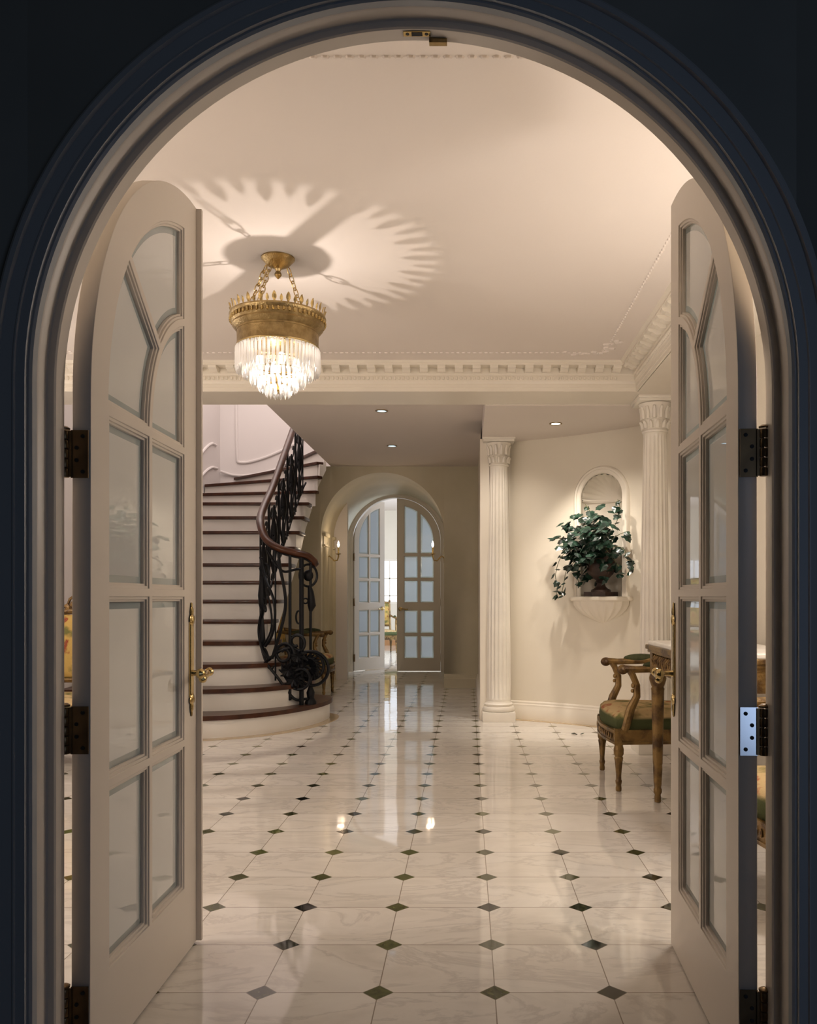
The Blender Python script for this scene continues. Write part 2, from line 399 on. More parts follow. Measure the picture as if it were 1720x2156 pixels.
def join_into(dst, meshes):
    bm = bmesh.new(); bm.from_mesh(dst)
    for m_ in meshes: bm.from_mesh(m_); bpy.data.meshes.remove(m_)
    bm.to_mesh(dst); bm.free(); return dst

# ------------------------------------------------------------------ structure: floor, walls
CX, RA, SPR = -.1163, .785, 1.562            # near arched opening
XL, XR = -3.30, 1.58
struct(MB().box(-4.5, 2.5, 1.80, 12.75, -.1, 0).build('floor', M_floor, smooth=False))
struct(MB().box(-4.5, 2.5, -2.5, 1.80, -.1, -.001).build('floor_near_room', M_darkfloor, smooth=False))
def arch_wall(name, x0, x1, z1, cx, R, spr, y0, y1, mat, seg=64):
    b = MB()
    xs = [x0]+[cx-R*math.cos(PI*i/seg) for i in range(seg+1)]+[x1]
    arc = [(cx-R*math.cos(PI*i/seg), spr+R*math.sin(PI*i/seg)) for i in range(seg+1)]
    outline = [(x0, 0)]+[(cx-R, 0)]+arc+[(cx+R, 0), (x1, 0), (x1, z1)]+[(p[0], z1) for p in arc[::-1]]+[(x0, z1)]
    for y in (y0, y1):
        L_ = [b.v((x0, y, 0)), b.v((cx-R, y, 0)), b.v((cx-R, y, z1)), b.v((x0, y, z1))]; b.face(L_)
        R_ = [b.v((cx+R, y, 0)), b.v((x1, y, 0)), b.v((x1, y, z1)), b.v((cx+R, y, z1))]; b.face(R_)
        lo = [b.v((p[0], y, p[1])) for p in arc]; hi = [b.v((p[0], y, z1)) for p in arc]
        for i in range(seg): b.face([lo[i], lo[i+1], hi[i+1], hi[i]])
    path = [(cx-R, 0)]+arc+[(cx+R, 0)]
    A = [b.v((p[0], y0, p[1])) for p in path]; B = [b.v((p[0], y1, p[1])) for p in path]
    for i in range(len(path)-1): b.face([A[i], A[i+1], B[i+1], B[i]])
    for x in (x0, x1): b.face([b.v((x, y0, 0)), b.v((x, y1, 0)), b.v((x, y1, z1)), b.v((x, y0, z1))])
    b.face([b.v((x0, y0, z1)), b.v((x1, y0, z1)), b.v((x1, y1, z1)), b.v((x0, y1, z1))])
    bmesh.ops.remove_doubles(b.bm, verts=b.bm.verts, dist=1e-5)
    return b.build(name, mat, angle=30)
def arch_sweep(name, prof, cx, R, spr, mat, seg=72, closed=False, z0=0.0, parent=None):
    # profile points (dr outward from the opening, y)
    b = MB(); st = [((cx-R, z0), (-1, 0))]
    for i in range(seg+1):
        a = PI-PI*i/seg; st.append(((cx+R*math.cos(a), spr+R*math.sin(a)), (math.cos(a), math.sin(a))))
    st.append(((cx+R, z0), (1, 0)))
    b.rings([[(p[0]+d[0]*q[0], q[1], p[1]+d[1]*q[0]) for q in prof] for p, d in st], close_u=closed, cap=closed)
    return b.build(name, mat, parent, angle=30)
wf = arch_wall('wall_front', -4.0, 2.4, 3.0, CX, RA+.03, SPR, 1.80, 1.89, M_dimwall); struct(wf)
# jamb lining: rear reveal, stop and front reveal
struct(arch_sweep('trim_1', [(.06, 1.902), (.002, 1.902), (0, 1.90), (0, 1.862), (.003, 1.858), (.0165, 1.858), (.019, 1.855), (.019, 1.824), (.022, 1.818), (.03, 1.80)], CX, RA, SPR, M_door))
# casing on the near side
struct(arch_sweep('trim_2', [(.021, 1.82), (.021, 1.801), (.026, 1.797), (.030, 1.797), (.032, 1.790), (.050, 1.788), (.052, 1.784), (.055, 1.784), (.058, 1.788), (.080, 1.783), (.083, 1.774), (.092, 1.772), (.098, 1.776), (.100, 1.80)], CX, RA, SPR, M_casing))
# foyer side face of the front wall
struct(arch_wall('wall_near_inner', XL, XR, 2.72, CX, RA+.012, SPR, 1.885, 1.899, M_wall))

def wall(name, x0, x1, y0, y1, z0, z1, mat=M_wall): return struct(MB().box(x0, x1, y0, y1, z0, z1).build(name, mat, smooth=False))
wall('wall_right', XR, XR+.1, 1.9, 7.0, 0, 2.72)
wall('wall_left', XL-.1, XL, 1.9, 11.45, 0, 5.0, M_stairwall)
wall('wall_stair_back', XL, -1.6, 11.35, 11.45, 0, 5.0, M_stairwall)
wall('wall_stair_well_right', -1.66, -1.60, 6.25, 11.35, 2.74, 5.0, M_stairwall)
wall('wall_stair_well_front', XL, -1.60, 6.19, 6.25, 2.71, 5.0, M_stairwall)
wall('ceiling_stairwell', XL-.1, -1.55, 6.15, 11.45, 5.0, 5.05, M_ceil)
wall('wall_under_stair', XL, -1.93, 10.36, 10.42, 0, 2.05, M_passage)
wall('wall_passage_right', .136, .42, 7.72, 10.36, 0, 2.74)
wall('ceiling', -4.0, XR+.1, 1.80, 6.25, 2.70, 2.78, M_ceil)
wall('ceiling_passage', -1.66, .14, 6.25, 10.40, 2.70, 2.78, M_ceil)
wall('ceiling_niche', .136, 2.0, 6.25, 8.3, 2.515, 2.78, M_ceil)
wall('trim_3', XL, XR, 5.86, 6.25, 2.52, 2.70, M_trim)          # back beam
wall('trim_4', 1.18, XR, 1.9, 5.86, 2.52, 2.70, M_trim)         # right beam
wall('trim_5', XL, -2.96, 1.9, 5.86, 2.52, 2.70, M_trim)        # left beam
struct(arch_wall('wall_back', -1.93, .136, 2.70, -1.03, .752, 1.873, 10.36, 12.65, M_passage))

# curved bay wall with a niche
CC = Vector((-.936, 4.729)); CR = 3.272; PH = math.radians(39.7)
def bay(s, z, d=0.0):                       # s along the arc from the niche axis, d towards the room
    ph = PH+s/CR; r_ = CR-d
    return (CC.x+r_*math.sin(ph), CC.y+r_*math.cos(ph), z)
NR, NS, NZ = .206, 1.955, 1.11              # niche half-width, spring, sill
b = MB()
s0, s1 = -CR*(PH-math.radians(24)), CR*(math.radians(51.5)-PH)
def strip(ss, zlo, zhi):
    lo = [b.v(bay(s, zlo(s))) for s in ss]; hi = [b.v(bay(s, zhi(s))) for s in ss]
    for i in range(len(ss)-1): b.face([lo[i], lo[i+1], hi[i+1], hi[i]])
lin = lambda a, c, n: [a+(c-a)*i/n for i in range(n+1)]
strip(lin(s0, -NR, 20), lambda s: 0, lambda s: 2.56); strip(lin(NR, s1, 12), lambda s: 0, lambda s: 2.56)
strip(lin(-NR, NR, 8), lambda s: 0, lambda s: NZ)
strip([-NR*math.cos(PI*i/32) for i in range(33)], lambda s: NS+math.sqrt(max(0, NR*NR-s*s)), lambda s: 2.56)
bmesh.ops.remove_doubles(b.bm, verts=b.bm.verts, dist=1e-5)
struct(b.build('wall_bay', M_wall))
ND = .19
def nb_(s, z, d): return bay(s, z, -d)
b = MB(); nseg = 36
rings = []
for z in (NZ, 1.4, 1.7, NS-.03):
    rings.append([nb_(-NR*math.cos(PI*i/nseg), z, ND*math.sin(PI*i/nseg)) for i in range(nseg+1)])
b.rings(rings, close_u=False)
# ledge moulding inside, then shell half dome with radiating flutes
b.rings([[nb_(-NR*k*math.cos(PI*i/nseg), z, ND*k*math.sin(PI*i/nseg)) for i in range(nseg+1)] for k, z in ((1, NS-.03), (.94, NS-.026), (.92, NS-.012), (.96, NS-.004), (.96, NS))], close_u=False)
rings = []; A = 88
for j in range(0, 19):
    t = j/18.0                                # 0 at hinge point in the back, 1 at the rim
    ring = []
    for i in range(A+1):
        al = PI*i/A; sc_ = 1-.055*t*abs(math.sin(al*11))
        s = -NR*math.cos(al)*t*sc_; z = NS+NR*math.sin(al)*t*sc_; dep = ND*math.sqrt(max(0, 1-t**2.2))*.95
        ring.append(nb_(s, z, dep))
    rings.append(ring)
b.rings(rings, close_u=False)
b.rings([[nb_(-NR*math.cos(PI*i/nseg), NZ, ND*math.sin(PI*i/nseg)*k) for i in range(nseg+1)] for k in (0, 1)], close_u=False)
struct(b.build('wall_niche', M_trim, angle=50))
# niche frame
b = MB(); prof = [(-.004, -.01), (-.004, .012), (.004, .02), (.03, .022), (.034, .028), (.05, .028), (.06, .018), (.064, .0), (.064, -.01)]
st = [((-NR, NZ-.02), (-1, 0))]+[((NR*math.cos(PI-PI*i/48), NS+NR*math.sin(PI-PI*i/48)), (math.cos(PI-PI*i/48), math.sin(PI-PI*i/48))) for i in range(49)]+[((NR, NZ-.02), (1, 0))]
b.rings([[bay(p[0]+d[0]*q[0], p[1]+d[1]*q[0], q[1]) for q in prof] for p, d in st], close_u=True)
struct(b.build('trim_6', M_trim))
# scalloped rim of the shell in the frame
def sweep_bay(name, prof, s_a, s_b, n, mat):
    b = MB(); b.rings([[bay(s_a+(s_b-s_a)*i/n, q[1], q[0]) for q in prof] for i in range(n+1)], close_u=True)
    return struct(b.build(name, mat))
BB = [(-.01, 0), (.028, 0), (.028, .105), (.022, .118), (.022, .135), (.014, .145), (.014, .158), (.006, .168), (-.01, .17)]
sweep_bay('baseboard_bay', BB, s0, s1, 40, M_trim)
sweep_bay('trim_19', [(-.01, -.01), (.085, -.01), (.085, .003), (-.01, .003)], s0, s1, 40, M_tan)
def base_run(name, p0, p1, nrm, prof=BB, mat=M_trim):
    b = MB(); b.rings([[(p[0]+nrm[0]*q[0], p[1]+nrm[1]*q[0], q[1]) for q in prof] for p in (p0, p1)], close_u=True)
    return struct(b.build(name, mat, smooth=False))
base_run('baseboard_right', (XR, 1.9), (XR, 6.9), (-1, 0))
base_run('baseboard_left', (XL, 1.9), (XL, 6.5), (1, 0))
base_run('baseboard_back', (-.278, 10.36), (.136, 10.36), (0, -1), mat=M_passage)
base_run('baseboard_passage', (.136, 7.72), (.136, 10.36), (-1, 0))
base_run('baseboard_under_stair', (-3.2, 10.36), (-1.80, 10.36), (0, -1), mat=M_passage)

# ------------------------------------------------------------------ cornice
XC0, XC1, YC0, YC1 = -2.95, 1.17, 2.10, 5.85     # faces of the beams
def rect_at(p): return [(XC0+p, YC0+p), (XC1-p, YC0+p), (XC1-p, YC1-p), (XC0+p, YC1-p)]
wall('trim_7', XL, XR, 1.89, 2.10, 2.52, 2.70, M_trim)            # beam over the near wall
prof = [(-.005, 2.519), (0, 2.519), (.004, 2.522), (.004, 2.545), (.008, 2.547), (.008, 2.568), (.012, 2.571), (.016, 2.585), (.022, 2.590), (.022, 2.622), (.030, 2.626), (.034, 2.632), (.034, 2.672),
        (.118, 2.672), (.118, 2.684), (.126, 2.688), (.134, 2.697), (.136, 2.7005), (-.005, 2.7005)]
b = MB(); b.rings([[(*rect_at(p)[k], z) for (p, z) in prof] for k in range(4)], close_u=True, loop=True)
struct(b.build('trim_8', M_trim, smooth=False))
# modillion brackets and egg moulding
b = MB()
def side_pts(step, offs):
    res = []
    for (a, c, ax, d) in ((XC0, XC1, 'x', -1), (XC0, XC1, 'x', 1), (YC0, YC1, 'y', -1), (YC0, YC1, 'y', 1)):
        n = int(round((c-a-.30)/step)); st_ = (c-a-.30)/n
        for i in range(n+1): res.append((ax, d, a+.15+i*st_))
    return res
def place(ax, d, t, p, z):
    if ax == 'x': return (t, (YC1-p) if d > 0 else (YC0+p), z)
    return ((XC1-p) if d > 0 else (XC0+p), t, z)
for ax, d, t in side_pts(.1207, 0):
    pr = [(.030, 2.640), (.050, 2.636), (.070, 2.640), (.086, 2.652), (.100, 2.652), (.110, 2.660), (.112, 2.673), (.030, 2.673)]
    b.prism(pr, lambda q: place(ax, d, t-.027, q[0], q[1]), lambda q: place(ax, d, t+.027, q[0], q[1]))
for ax, d, t in side_pts(.0302, 0):
    c = place(ax, d, t, .022, 2.606); b.sphere(c, .0115, 6, 4, (1, 1, 1.25))
struct(b.build('trim_9', M_trim))
# bead line and corner foliage on the ceiling
b = MB(); bx0, bx1, by0, by1 = -2.68, .90, 2.51, 5.54
def beads(p0, p1, step=.036):
    n = int((Vector(p1)-Vector(p0)).length/step)
    for i in range(n+1):
        q = Vector(p0).lerp(Vector(p1), i/n); h_ = ('x' if p0[1] == p1[1] else 'y')
        b.sphere((q.x, q.y, 2.700), .0115, 6, 4, (1.25, .7, .8) if h_ == 'x' else (.7, 1.25, .8))
beads((bx0+.16, by0), (bx1-.16, by0)); beads((bx0+.16, by1), (bx1-.16, by1)); beads((bx0, by0+.16), (bx0, by1-.16)); beads((bx1, by0+.16), (bx1, by1-.16))
for cx_, sx_ in ((bx0, 1), (bx1, -1)):
    for cy_, sy_ in ((by0, 1), (by1, -1)):
        for k in range(26):
            t = random.random(); rr_ = .26*t
            ang = random.choice((0, PI/2))+random.uniform(-.25, .25)
            b.sphere((cx_+sx_*rr_*math.cos(ang)+random.uniform(-.02, .02), cy_+sy_*rr_*math.sin(ang)+random.uniform(-.02, .02), 2.70), random.uniform(.010, .022), 6, 4, (1.2, .8, .7))
struct(b.build('trim_10', M_ceil))

# ------------------------------------------------------------------ columns
def column(x, y, label):
    t = thing('column', label, 'column', (x, y, 0), 0, 'fluted marble columns')
    MB().box(-.145, .145, -.145, .145, 0, .085).build('plinth', M_marble_col, t, bevel=.004)
    MB().lathe([(.12, .085), (.142, .088), (.147, .100), (.147, .112), (.140, .126), (.126, .130), (.122, .136), (.128, .142), (.130, .150), (.124, .158), (.116, .162), (.112, .175), (.09, .176)], seg=48).build('base', M_marble_col, t)
    nf = 20
    zs = [.172, .19, .20, .215, .4, .8, 1.2, 1.6, 1.9, 2.15, 2.235, 2.25, 2.262, 2.275]
    def rad(z): return .110-.029*max(0, (z-.5)/1.8)**1.25 if z > .5 else .110
    def fl(z, a): return (.0 if (z < .21 or z > 2.24) else .085)*abs(math.sin(a*nf/2))**.9
    MB().lathe([(rad(z), z) for z in zs], seg=120, flute=fl).build('shaft', M_marble_col, t, angle=60)
    b = MB().lathe([(.08, 2.27), (.090, 2.274), (.092, 2.284), (.084, 2.292), (.083, 2.30), (.085, 2.345), (.090, 2.352), (.090, 2.362), (.084, 2.366), (.084, 2.40), (.094, 2.44), (.116, 2.478), (.10, 2.48)], seg=40)
    for k in range(12):
        a = 2*PI*k/12
        for z0_, h_, r0_ in ((2.30, .05, .086), (2.37, .085, .088)):
            a2 = a+(PI/12 if z0_ > 2.35 else 0)
            pts = [(r0_*math.cos(a2), r0_*math.sin(a2), z0_), ((r0_+.004)*math.cos(a2), (r0_+.004)*math.sin(a2), z0_+h_*.6), ((r0_+.018)*math.cos(a2), (r0_+.018)*math.sin(a2), z0_+h_), ((r0_+.026)*math.cos(a2), (r0_+.026)*math.sin(a2), z0_+h_*.92)]
            b.tube(pts, [.016, .015, .010, .004], 6)
    b.build('capital', M_marble_col, t, angle=50)
    MB().box(-.135, .135, -.135, .135, 2.482, 2.500).box(-.145, .145, -.145, .145, 2.499, 2.5195).build('abacus', M_marble_col, t, bevel=.003)
    return t
column(.283, 7.62, 'white fluted marble column standing between the passage and the niche bay')
column(1.345, 6.07, 'white fluted marble column rising behind the gilt console table')
# engaged pilaster behind the first column
struct(MB().box(.118, .20, 7.60, 7.74, 0, 2.52).build('trim_11', M_trim, smooth=False))

# ------------------------------------------------------------------ french door leaf
def arcpts(cx, cy, r_, a0, a1, n): return [(cx+r_*math.cos(a0+(a1-a0)*i/n), cy+r_*math.sin(a0+(a1-a0)*i/n)) for i in range(n+1)]
def build_leaf(parent, outer, panes, t, glass, gt=.006, mould=.013, bevel_w=.018):
    me = plate(outer, panes, t, .0015)
    mol = [plate(inset(p, -.001), [inset(p, mould*.55)], t*.80, .001) for p in panes]+[plate(inset(p, -.001), [inset(p, mould)], t*.52, .001) for p in panes]
    join_into(me, mol)
    link('frame', me, M_door, parent, smooth=False)
    for p in panes:
        q = inset(p, mould-.002); q2 = inset(p, mould+bevel_w)
        b = MB(); n = len(q)
        for sg in (-1, 1):
            A = [b.v((a_[0], sg*.0015, a_[1])) for a_ in q]; B = [b.v((a_[0], sg*gt/2, a_[1])) for a_ in q2]
            b.mi = 1
            for i in range(n): b.face([A[i], A[(i+1) % n], B[(i+1) % n], B[i]])
            b.mi = 0; b.face(B)
        b.build('pane', [glass, M_bevel], parent, smooth=False)
def hinge(parent, v, bright=False):
    # leaf plate on the edge of the stile (local u=0 face) with knuckle at +/- thickness
    pass
W = .78
def front_leaf(name, loc, rz, side, hinges):
    root = sempty(name, loc, rz)
    Ro = .775; Ri = Ro-.098; uc = W
    top = arcpts(uc, SPR, Ro, PI, PI/2, 40)
    outer = [(0, .008), (W, .008)]+[(W, SPR+Ro)]+top[::-1][1:]+[]
    outer = [(0, .008), (W, .008), (W, SPR+Ro)]+[(max(0, p[0]), p[1]) for p in top[::-1][1:]]
    u0, um, u1 = .108, .382, .664; mw = .011
    panes = []
    rows = [(.215, .657), (.657, 1.113), (1.113, 1.545)]
    for i, (a, c) in enumerate(rows):
        lo = a if i == 0 else a+mw; hi = c-mw
        panes.append([(u0, lo), (um-mw, lo), (um-mw, hi), (u0, hi)]); panes.append([(um+mw, lo), (u1, lo), (u1, hi), (um+mw, hi)])
    zb = 1.545+mw; R1 = W-um                        # small arc about the free edge
    # A: inside small arc
    a_end = math.acos((W-u1)/(R1-mw))
    panes.append([(u1, zb)]+[(W-(R1-mw)*math.cos(th), zb+(R1-mw)*math.sin(th)) for th in [a_end*(1-i/20) for i in range(21)]])
    # radial bar
    th0 = math.radians(37)
    def pol(r_, th): return (W-r_*math.cos(th), SPR-.006+r_*math.sin(th))
    ra, rb = R1+mw, Ri
    da, db = mw/ra, mw/rb
    panes.append([pol(rb, th) for th in lin(0.012, th0-db, 16)]+[pol(ra, th) for th in lin(th0-da, 0.012, 12)])
    te_o = math.acos((W-u1)/rb); te_i = math.acos((W-u1)/ra)
    panes.append([pol(rb, th) for th in lin(th0+db, te_o, 16)]+[pol(ra, th) for th in lin(te_i, th0+da, 12)])
    build_leaf(root, outer, panes, .042, M_glass)
    sg = side        # +1: knuckles/handle face at local +Y
    hz = .865
    for f_ in (-1, 1):
        h = sempty('handle', (W-.058, f_*.021, 0)); h.parent = root; del h['kind']
        b = MB().box(-.013, .013, 0, .006*1, .80, 1.015) if f_ > 0 else MB().box(-.013, .013, -.006, 0, .80, 1.015)
        b.box(-.018, .018, min(0, f_*.004), max(0, f_*.004), .79, 1.025)
        for zc, dz in ((1.03, 1), (.785, -1)):
            b.sphere((0, f_*.004, zc), .02, 8, 6, (.9, .35, 1)); b.sphere((0, f_*.004, zc+dz*.026), .014, 8, 6, (.9, .4, 1.2)); b.sphere((0, f_*.003, zc+dz*.044), .008, 6, 5, (.8, .5, 1.4))
            for sx_ in (-1, 1): b.sphere((sx_*.012, f_*.005, zc+dz*.004), .011, 6, 5, (1, .4, 1))
        b.build('backplate', M_brass, h)
        b = MB().tube([(0, 0, hz), (0, f_*.012, hz), (0, f_*.03, hz), (0, f_*.048, hz), (0, f_*.060, hz+.002)], [.012, .009, .007, .009, .011], 10)
        b.tube([(0, f_*.052, hz), (-.02, f_*.058, hz+.002), (-.05, f_*.062, hz-.006), (-.08, f_*.060, hz-.004), (-.105, f_*.062, hz+.004)], [.011, .010, .008, .010, .012], 10)
        b.sphere((-.108, f_*.064, hz+.008), .016, 8, 6, (1, .9, 1)); b.sphere((0.0, f_*.058, hz+.004), .014, 8, 6); b.sphere((-.085, f_*.064, hz-.010), .014, 8, 6, (1.2, .9, .9))
        b.build('lever', M_brass, h)
    for k, (zc, bright) in enumerate(hinges):
        h = sempty('hinge', (0, 0, zc)); h.parent = root; del h['kind']
        MB().box(-.0025, .001, -.018*1 if sg > 0 else -.021, .021 if sg > 0 else .018, -.054, .054).build('leaf_plate', M_hingeb if bright else M_hinge, h, smooth=False)
        for dz, dx in ((.04, .006), (.014, -.008), (-.014, -.008), (-.04, .006)):
            MB().lathe([(.0001, 0), (.0045, .0004), (.0045, .002)], (-.0045, dx*sg*-1, dz), 10, axis='x').build('screw', M_black, h)
        yk = sg*.034
        kk = MB()
        for i in range(5):
            kk.lathe([(.0095, -.053+i*.0213), (.0105, -.051+i*.0213), (.0105, -.036+i*.0213), (.0095, -.034+i*.0213)], (-.004, yk, 0), 14)
        kk.box(-.006, -.002, min(sg*.018, sg*.034), max(sg*.018, sg*.034), -.052, .052)
        kk.lathe([(.0115, .054), (.012, .058), (.006, .062)], (-.004, yk, 0), 12)
        kk.build('knuckle', M_hinge, h)
        MB().box(-.020, .0, yk+sg*.006 if sg > 0 else yk-.0125, yk+.0125 if sg > 0 else yk-.006, -.053, .053).build('jamb_plate', M_hinge, h, smooth=False)
    return root
HG = (1.424, .80, .167)
d1 = front_leaf('door_1', (-.873, 1.918, 0), math.radians(90.6), 1, [(HG[0], False), (HG[1], False), (HG[2], False)])
MB().box(W-.002, W+.013, -.038, .021, .01, 2.335).box(W+.012, W+.018, -.030, .015, .01, 2.33).build('astragal', M_door, d1, smooth=False, bevel=.002)
d2 = front_leaf('door_2', (.630, 1.902, 0), math.radians(87.4), -1, [(HG[0], False), (HG[1], True), (HG[2], False)])

# strike and catch at the crown of the arch
t = thing('strike_plate', 'small brass strike plate with dark latch hole at the arch crown', 'strike plate', (CX+0.006, 1.875, SPR+RA))
MB().box(-.030, .030, -.008, .008, -.0025, .0005).build('plate', M_brass, t, smooth=False)
MB().box(-.012, .012, -.006, .006, -.0032, -.002).build('latch_hole', M_black, t, smooth=False)
for sx_ in (-1, 1): MB().lathe([(.004, -.0032), (.004, -.002)], (sx_*.021, 0, 0), 10).build('screw', M_black, t)
tag(MB().box(.052-.02, .052+.02, -.006, .008, -.012, .0).build('catch_block', M_brassold, smooth=False, bevel=.001, loc=(CX, 1.893, SPR+RA-.0005)), 'small dark metal catch block beside the strike plate at the arch crown', 'door catch')

# ------------------------------------------------------------------ staircase
RS = .18; G = .262
def yn(n): return 6.58+G*(n-1)
st = thing('staircase', 'curving white staircase with dark mahogany treads rising at the left', 'staircase', (-2.5, 6.6, 0))
def P(o): o.location = (2.5, -6.6, 0); return o          # geometry below is in room coordinates
curt = {
 1: [(-3.29, 6.57), (-2.4, 6.56), (-2.05, 6.585), (-1.82, 6.67), (-1.62, 6.83), (-1.47, 7.02), (-1.347, 7.26), (-1.275, 7.5), (-1.25, 7.75), (-1.29, 7.95), (-1.45, 8.06), (-1.80, 8.10)],
 2: [(-3.29, 6.84), (-2.3, 6.84), (-2.0, 6.87), (-1.75, 6.97), (-1.56, 7.13), (-1.44, 7.32), (-1.395, 7.5), (-1.40, 7.7), (-1.46, 7.9), (-1.80, 8.02)],
 3: [(-3.29, 7.10), (-2.2, 7.10), (-1.95, 7.13), (-1.76, 7.22), (-1.62, 7.36), (-1.565, 7.52), (-1.58, 7.7), (-1.64, 7.82), (-1.80, 7.92)],
 4: [(-3.29, 7.365), (-2.0, 7.365), (-1.84, 7.39), (-1.73, 7.48), (-1.69, 7.58), (-1.70, 7.7), (-1.80, 7.85)],
}
def smooth_poly(pl, it=2):
    for _ in range(it):
        q = [pl[0]]
        for i in range(len(pl)-1):
            a, c = Vector(pl[i]), Vector(pl[i+1]); q += [tuple(a*.75+c*.25), tuple(a*.25+c*.75)]
        q.append(pl[-1]); pl = q
    return pl
XO, XI = -3.29, -1.80
PIV = (-1.57, 9.82); ANG = {13: 10, 14: 26, 15: 45, 16: 61, 17: 76, 18: 90}
def wind(n, r_):
    a = math.radians(ANG[n]); return (PIV[0]-r_*math.cos(a), PIV[1]+r_*math.sin(a))
def wind_out(n):
    a = math.radians(ANG[n]); k = min((PIV[0]-XO)/max(math.cos(a), 1e-6), (11.345-PIV[1])/max(math.sin(a), 1e-6)); return wind(n, k)
def tread(poly, z, name='tread'):
    o = MB().zprism(poly, z-.036, z).build(name, M_wood, st, smooth=True, angle=40, bevel=.010, bseg=2); return P(o)
def riser(line, z0, z1, th=.02):
    b = MB(); n = len(line); F = [b.v((p[0], p[1], z0)) for p in line]; T = [b.v((p[0], p[1], z1)) for p in line]
    for i in range(n-1): b.face([F[i], F[i+1], T[i+1], T[i]])
    o = b.build('riser', M_white, st, angle=50); return P(o)
NOS = .028
for n in range(1, 17):
    z = n*RS
    if n <= 4:
        fr = smooth_poly(curt[n]); nxt = yn(n+1)+.03
        out_ = [(p[0], p[1]) for p in inset(fr+[(XO, 8.4)], -NOS)][:len(fr)]
        out_[0] = (XO, fr[0][1]-NOS); 
        back = [(XI, min(out_[-1][1], 8.1)), (XI, yn(n+1)+.02), (XO, yn(n+1)+.02)] if n == 4 else [(XO, out_[-1][1])]
        if n == 4: out_[-1] = (XI, 7.86)
        tread(out_+back, z)
        riser(fr, z-RS, z-.03)
    elif n <= 12:
        y0, y1 = yn(n), yn(n+1)+.02
        if n == 12:
            poly = [(XO, y0-NOS), (XI+.045, y0-NOS), (XI+.045, y0+.16), (XI, y0+.18), wind(13, .25), wind_out(13)]
        else:
            poly = [(XO, y0-NOS), (XI+.045, y0-NOS), (XI+.045, y1+.015), (XI, y1+.02), (XO, y1)]
        tread(poly, z); riser([(XO, y0), (XI, y0)], z-RS, z-.03)
    else:
        ri = .17 if n < 15 else .25; d = Vector((math.sin(math.radians(ANG[n])), math.cos(math.radians(ANG[n]))))*NOS*-1
        A_ = Vector(wind(n, ri))+Vector((-abs(d.x)*0, 0)); 
        sh = lambda p: (max(XO, p[0]+d.x), p[1]+d.y)
        if n < 18:
            poly = [sh(wind_out(n)), sh(wind(n, ri)), wind(n+1, .45 if n == 16 else (.25 if n == 15 else ri)), wind_out(n+1)]
            if (wind_out(n)[0] < XO+.01) and wind_out(n+1)[1] > 11.34: poly.append((XO, 11.345))
        else: poly = [sh(wind_out(n)), sh(wind(n, ri)), (PIV[0]+.5, PIV[1]+ri), (PIV[0]+.5, 11.345)]
        if n >= 16: poly = [p for p in poly]
        tread(poly, z); riser([wind_out(n), wind(n, ri+.02)], z-RS, z-.03)
# inner string: stepped top edge, raking lower edge, turning round the winders
slope = RS/G
def zbot(y): return (y-6.58)/G*RS+RS-.40
def ztop(y):
    n = int((y-6.58)/G)+1
    return n*RS-.034
low = [(9.82, 2.10), (9.6, 1.99), (9.2, zbot(9.2)+.02), (8.4, zbot(8.4)), (7.66, zbot(7.66))]
b = MB()
for n in range(5, 13):
    ya, yb_ = yn(n), (yn(n+1) if n < 12 else 9.82)
    ys = (ya, yb_) 
    def zb_(y):
        for k in range(len(low)-1):
            if low[k][0] >= y >= low[k+1][0]:
                f = (y-low[k+1][0])/(low[k][0]-low[k+1][0]); return low[k+1][1]+f*(low[k][1]-low[k+1][1])
        return low[-1][1]
    ya += .004
    if ya < 7.66: ya = 7.66
    b.prism([(ya, zb_(ya)), (yb_, zb_(yb_)), (yb_, n*RS-.034), (ya, n*RS-.034)], lambda q: (-1.80, q[0], q[1]), lambda q: (-1.83, q[0], q[1]))
P(b.build('string', M_white, st, smooth=False))
b = MB(); rings = []
for i in range(41):
    a_d = 66*i/40; a = math.radians(a_d)
    zt = 12*RS
    for n_, g_ in ANG.items():
        if a_d >= g_: zt = n_*RS
    zl = 2.10+ (a_d/10)*.06 if a_d < 10 else 2.16+(a_d-10)/58*.46
    rings.append([(PIV[0]-r_*math.cos(a), PIV[1]+r_*math.sin(a), z_) for r_, z_ in ((.23, zl), (.23, zt-.034), (.265, zt-.034), (.265, zl))])
b.rings(rings); P(b.build('string', M_white, st, angle=50))
b = MB(); b.rings([[(x, q[0], q[1]-.004) for q in low] for x in (-1.81, XO)], close_u=False, cap=False)
P(b.build('soffit', M_white, st))
# stair wall mouldings
def wall_mould(name, pts, nrm, r_=.014):
    b = MB(); b.tube(smooth_poly(pts, 2), r_, 8); return struct(b.build(name, M_stairwall))
wall_mould('trim_12', [(-3.08, 11.345, 4.4), (-3.08, 11.345, 2.93), (-3.04, 11.345, 2.90), (-2.9, 11.345, 2.905), (-2.6, 11.345, 3.0), (-2.2, 11.345, 3.2), (-1.8, 11.345, 3.45)], 0, .020)
wall_mould('trim_13', [(-3.28, 11.3, 2.78), (-3.1, 11.345, 2.72), (-2.8, 11.345, 2.74), (-2.4, 11.345, 2.86), (-1.8, 11.345, 3.15)], 0, .018)
wall_mould('trim_14', [(-3.295, 11.2, 2.80), (-3.295, 10.9, 2.78), (-3.295, 10.4, 2.55), (-3.295, 9.6, 2.1), (-3.295, 8, 1.0+.3)], 0, .018)
wall_mould('trim_15', [(-3.295, 11.15, 3.1), (-3.295, 10.9, 3.09), (-3.295, 10.4, 2.82), (-3.295, 9.6, 2.36), (-3.295, 8.2, 1.45)], 0, .018)
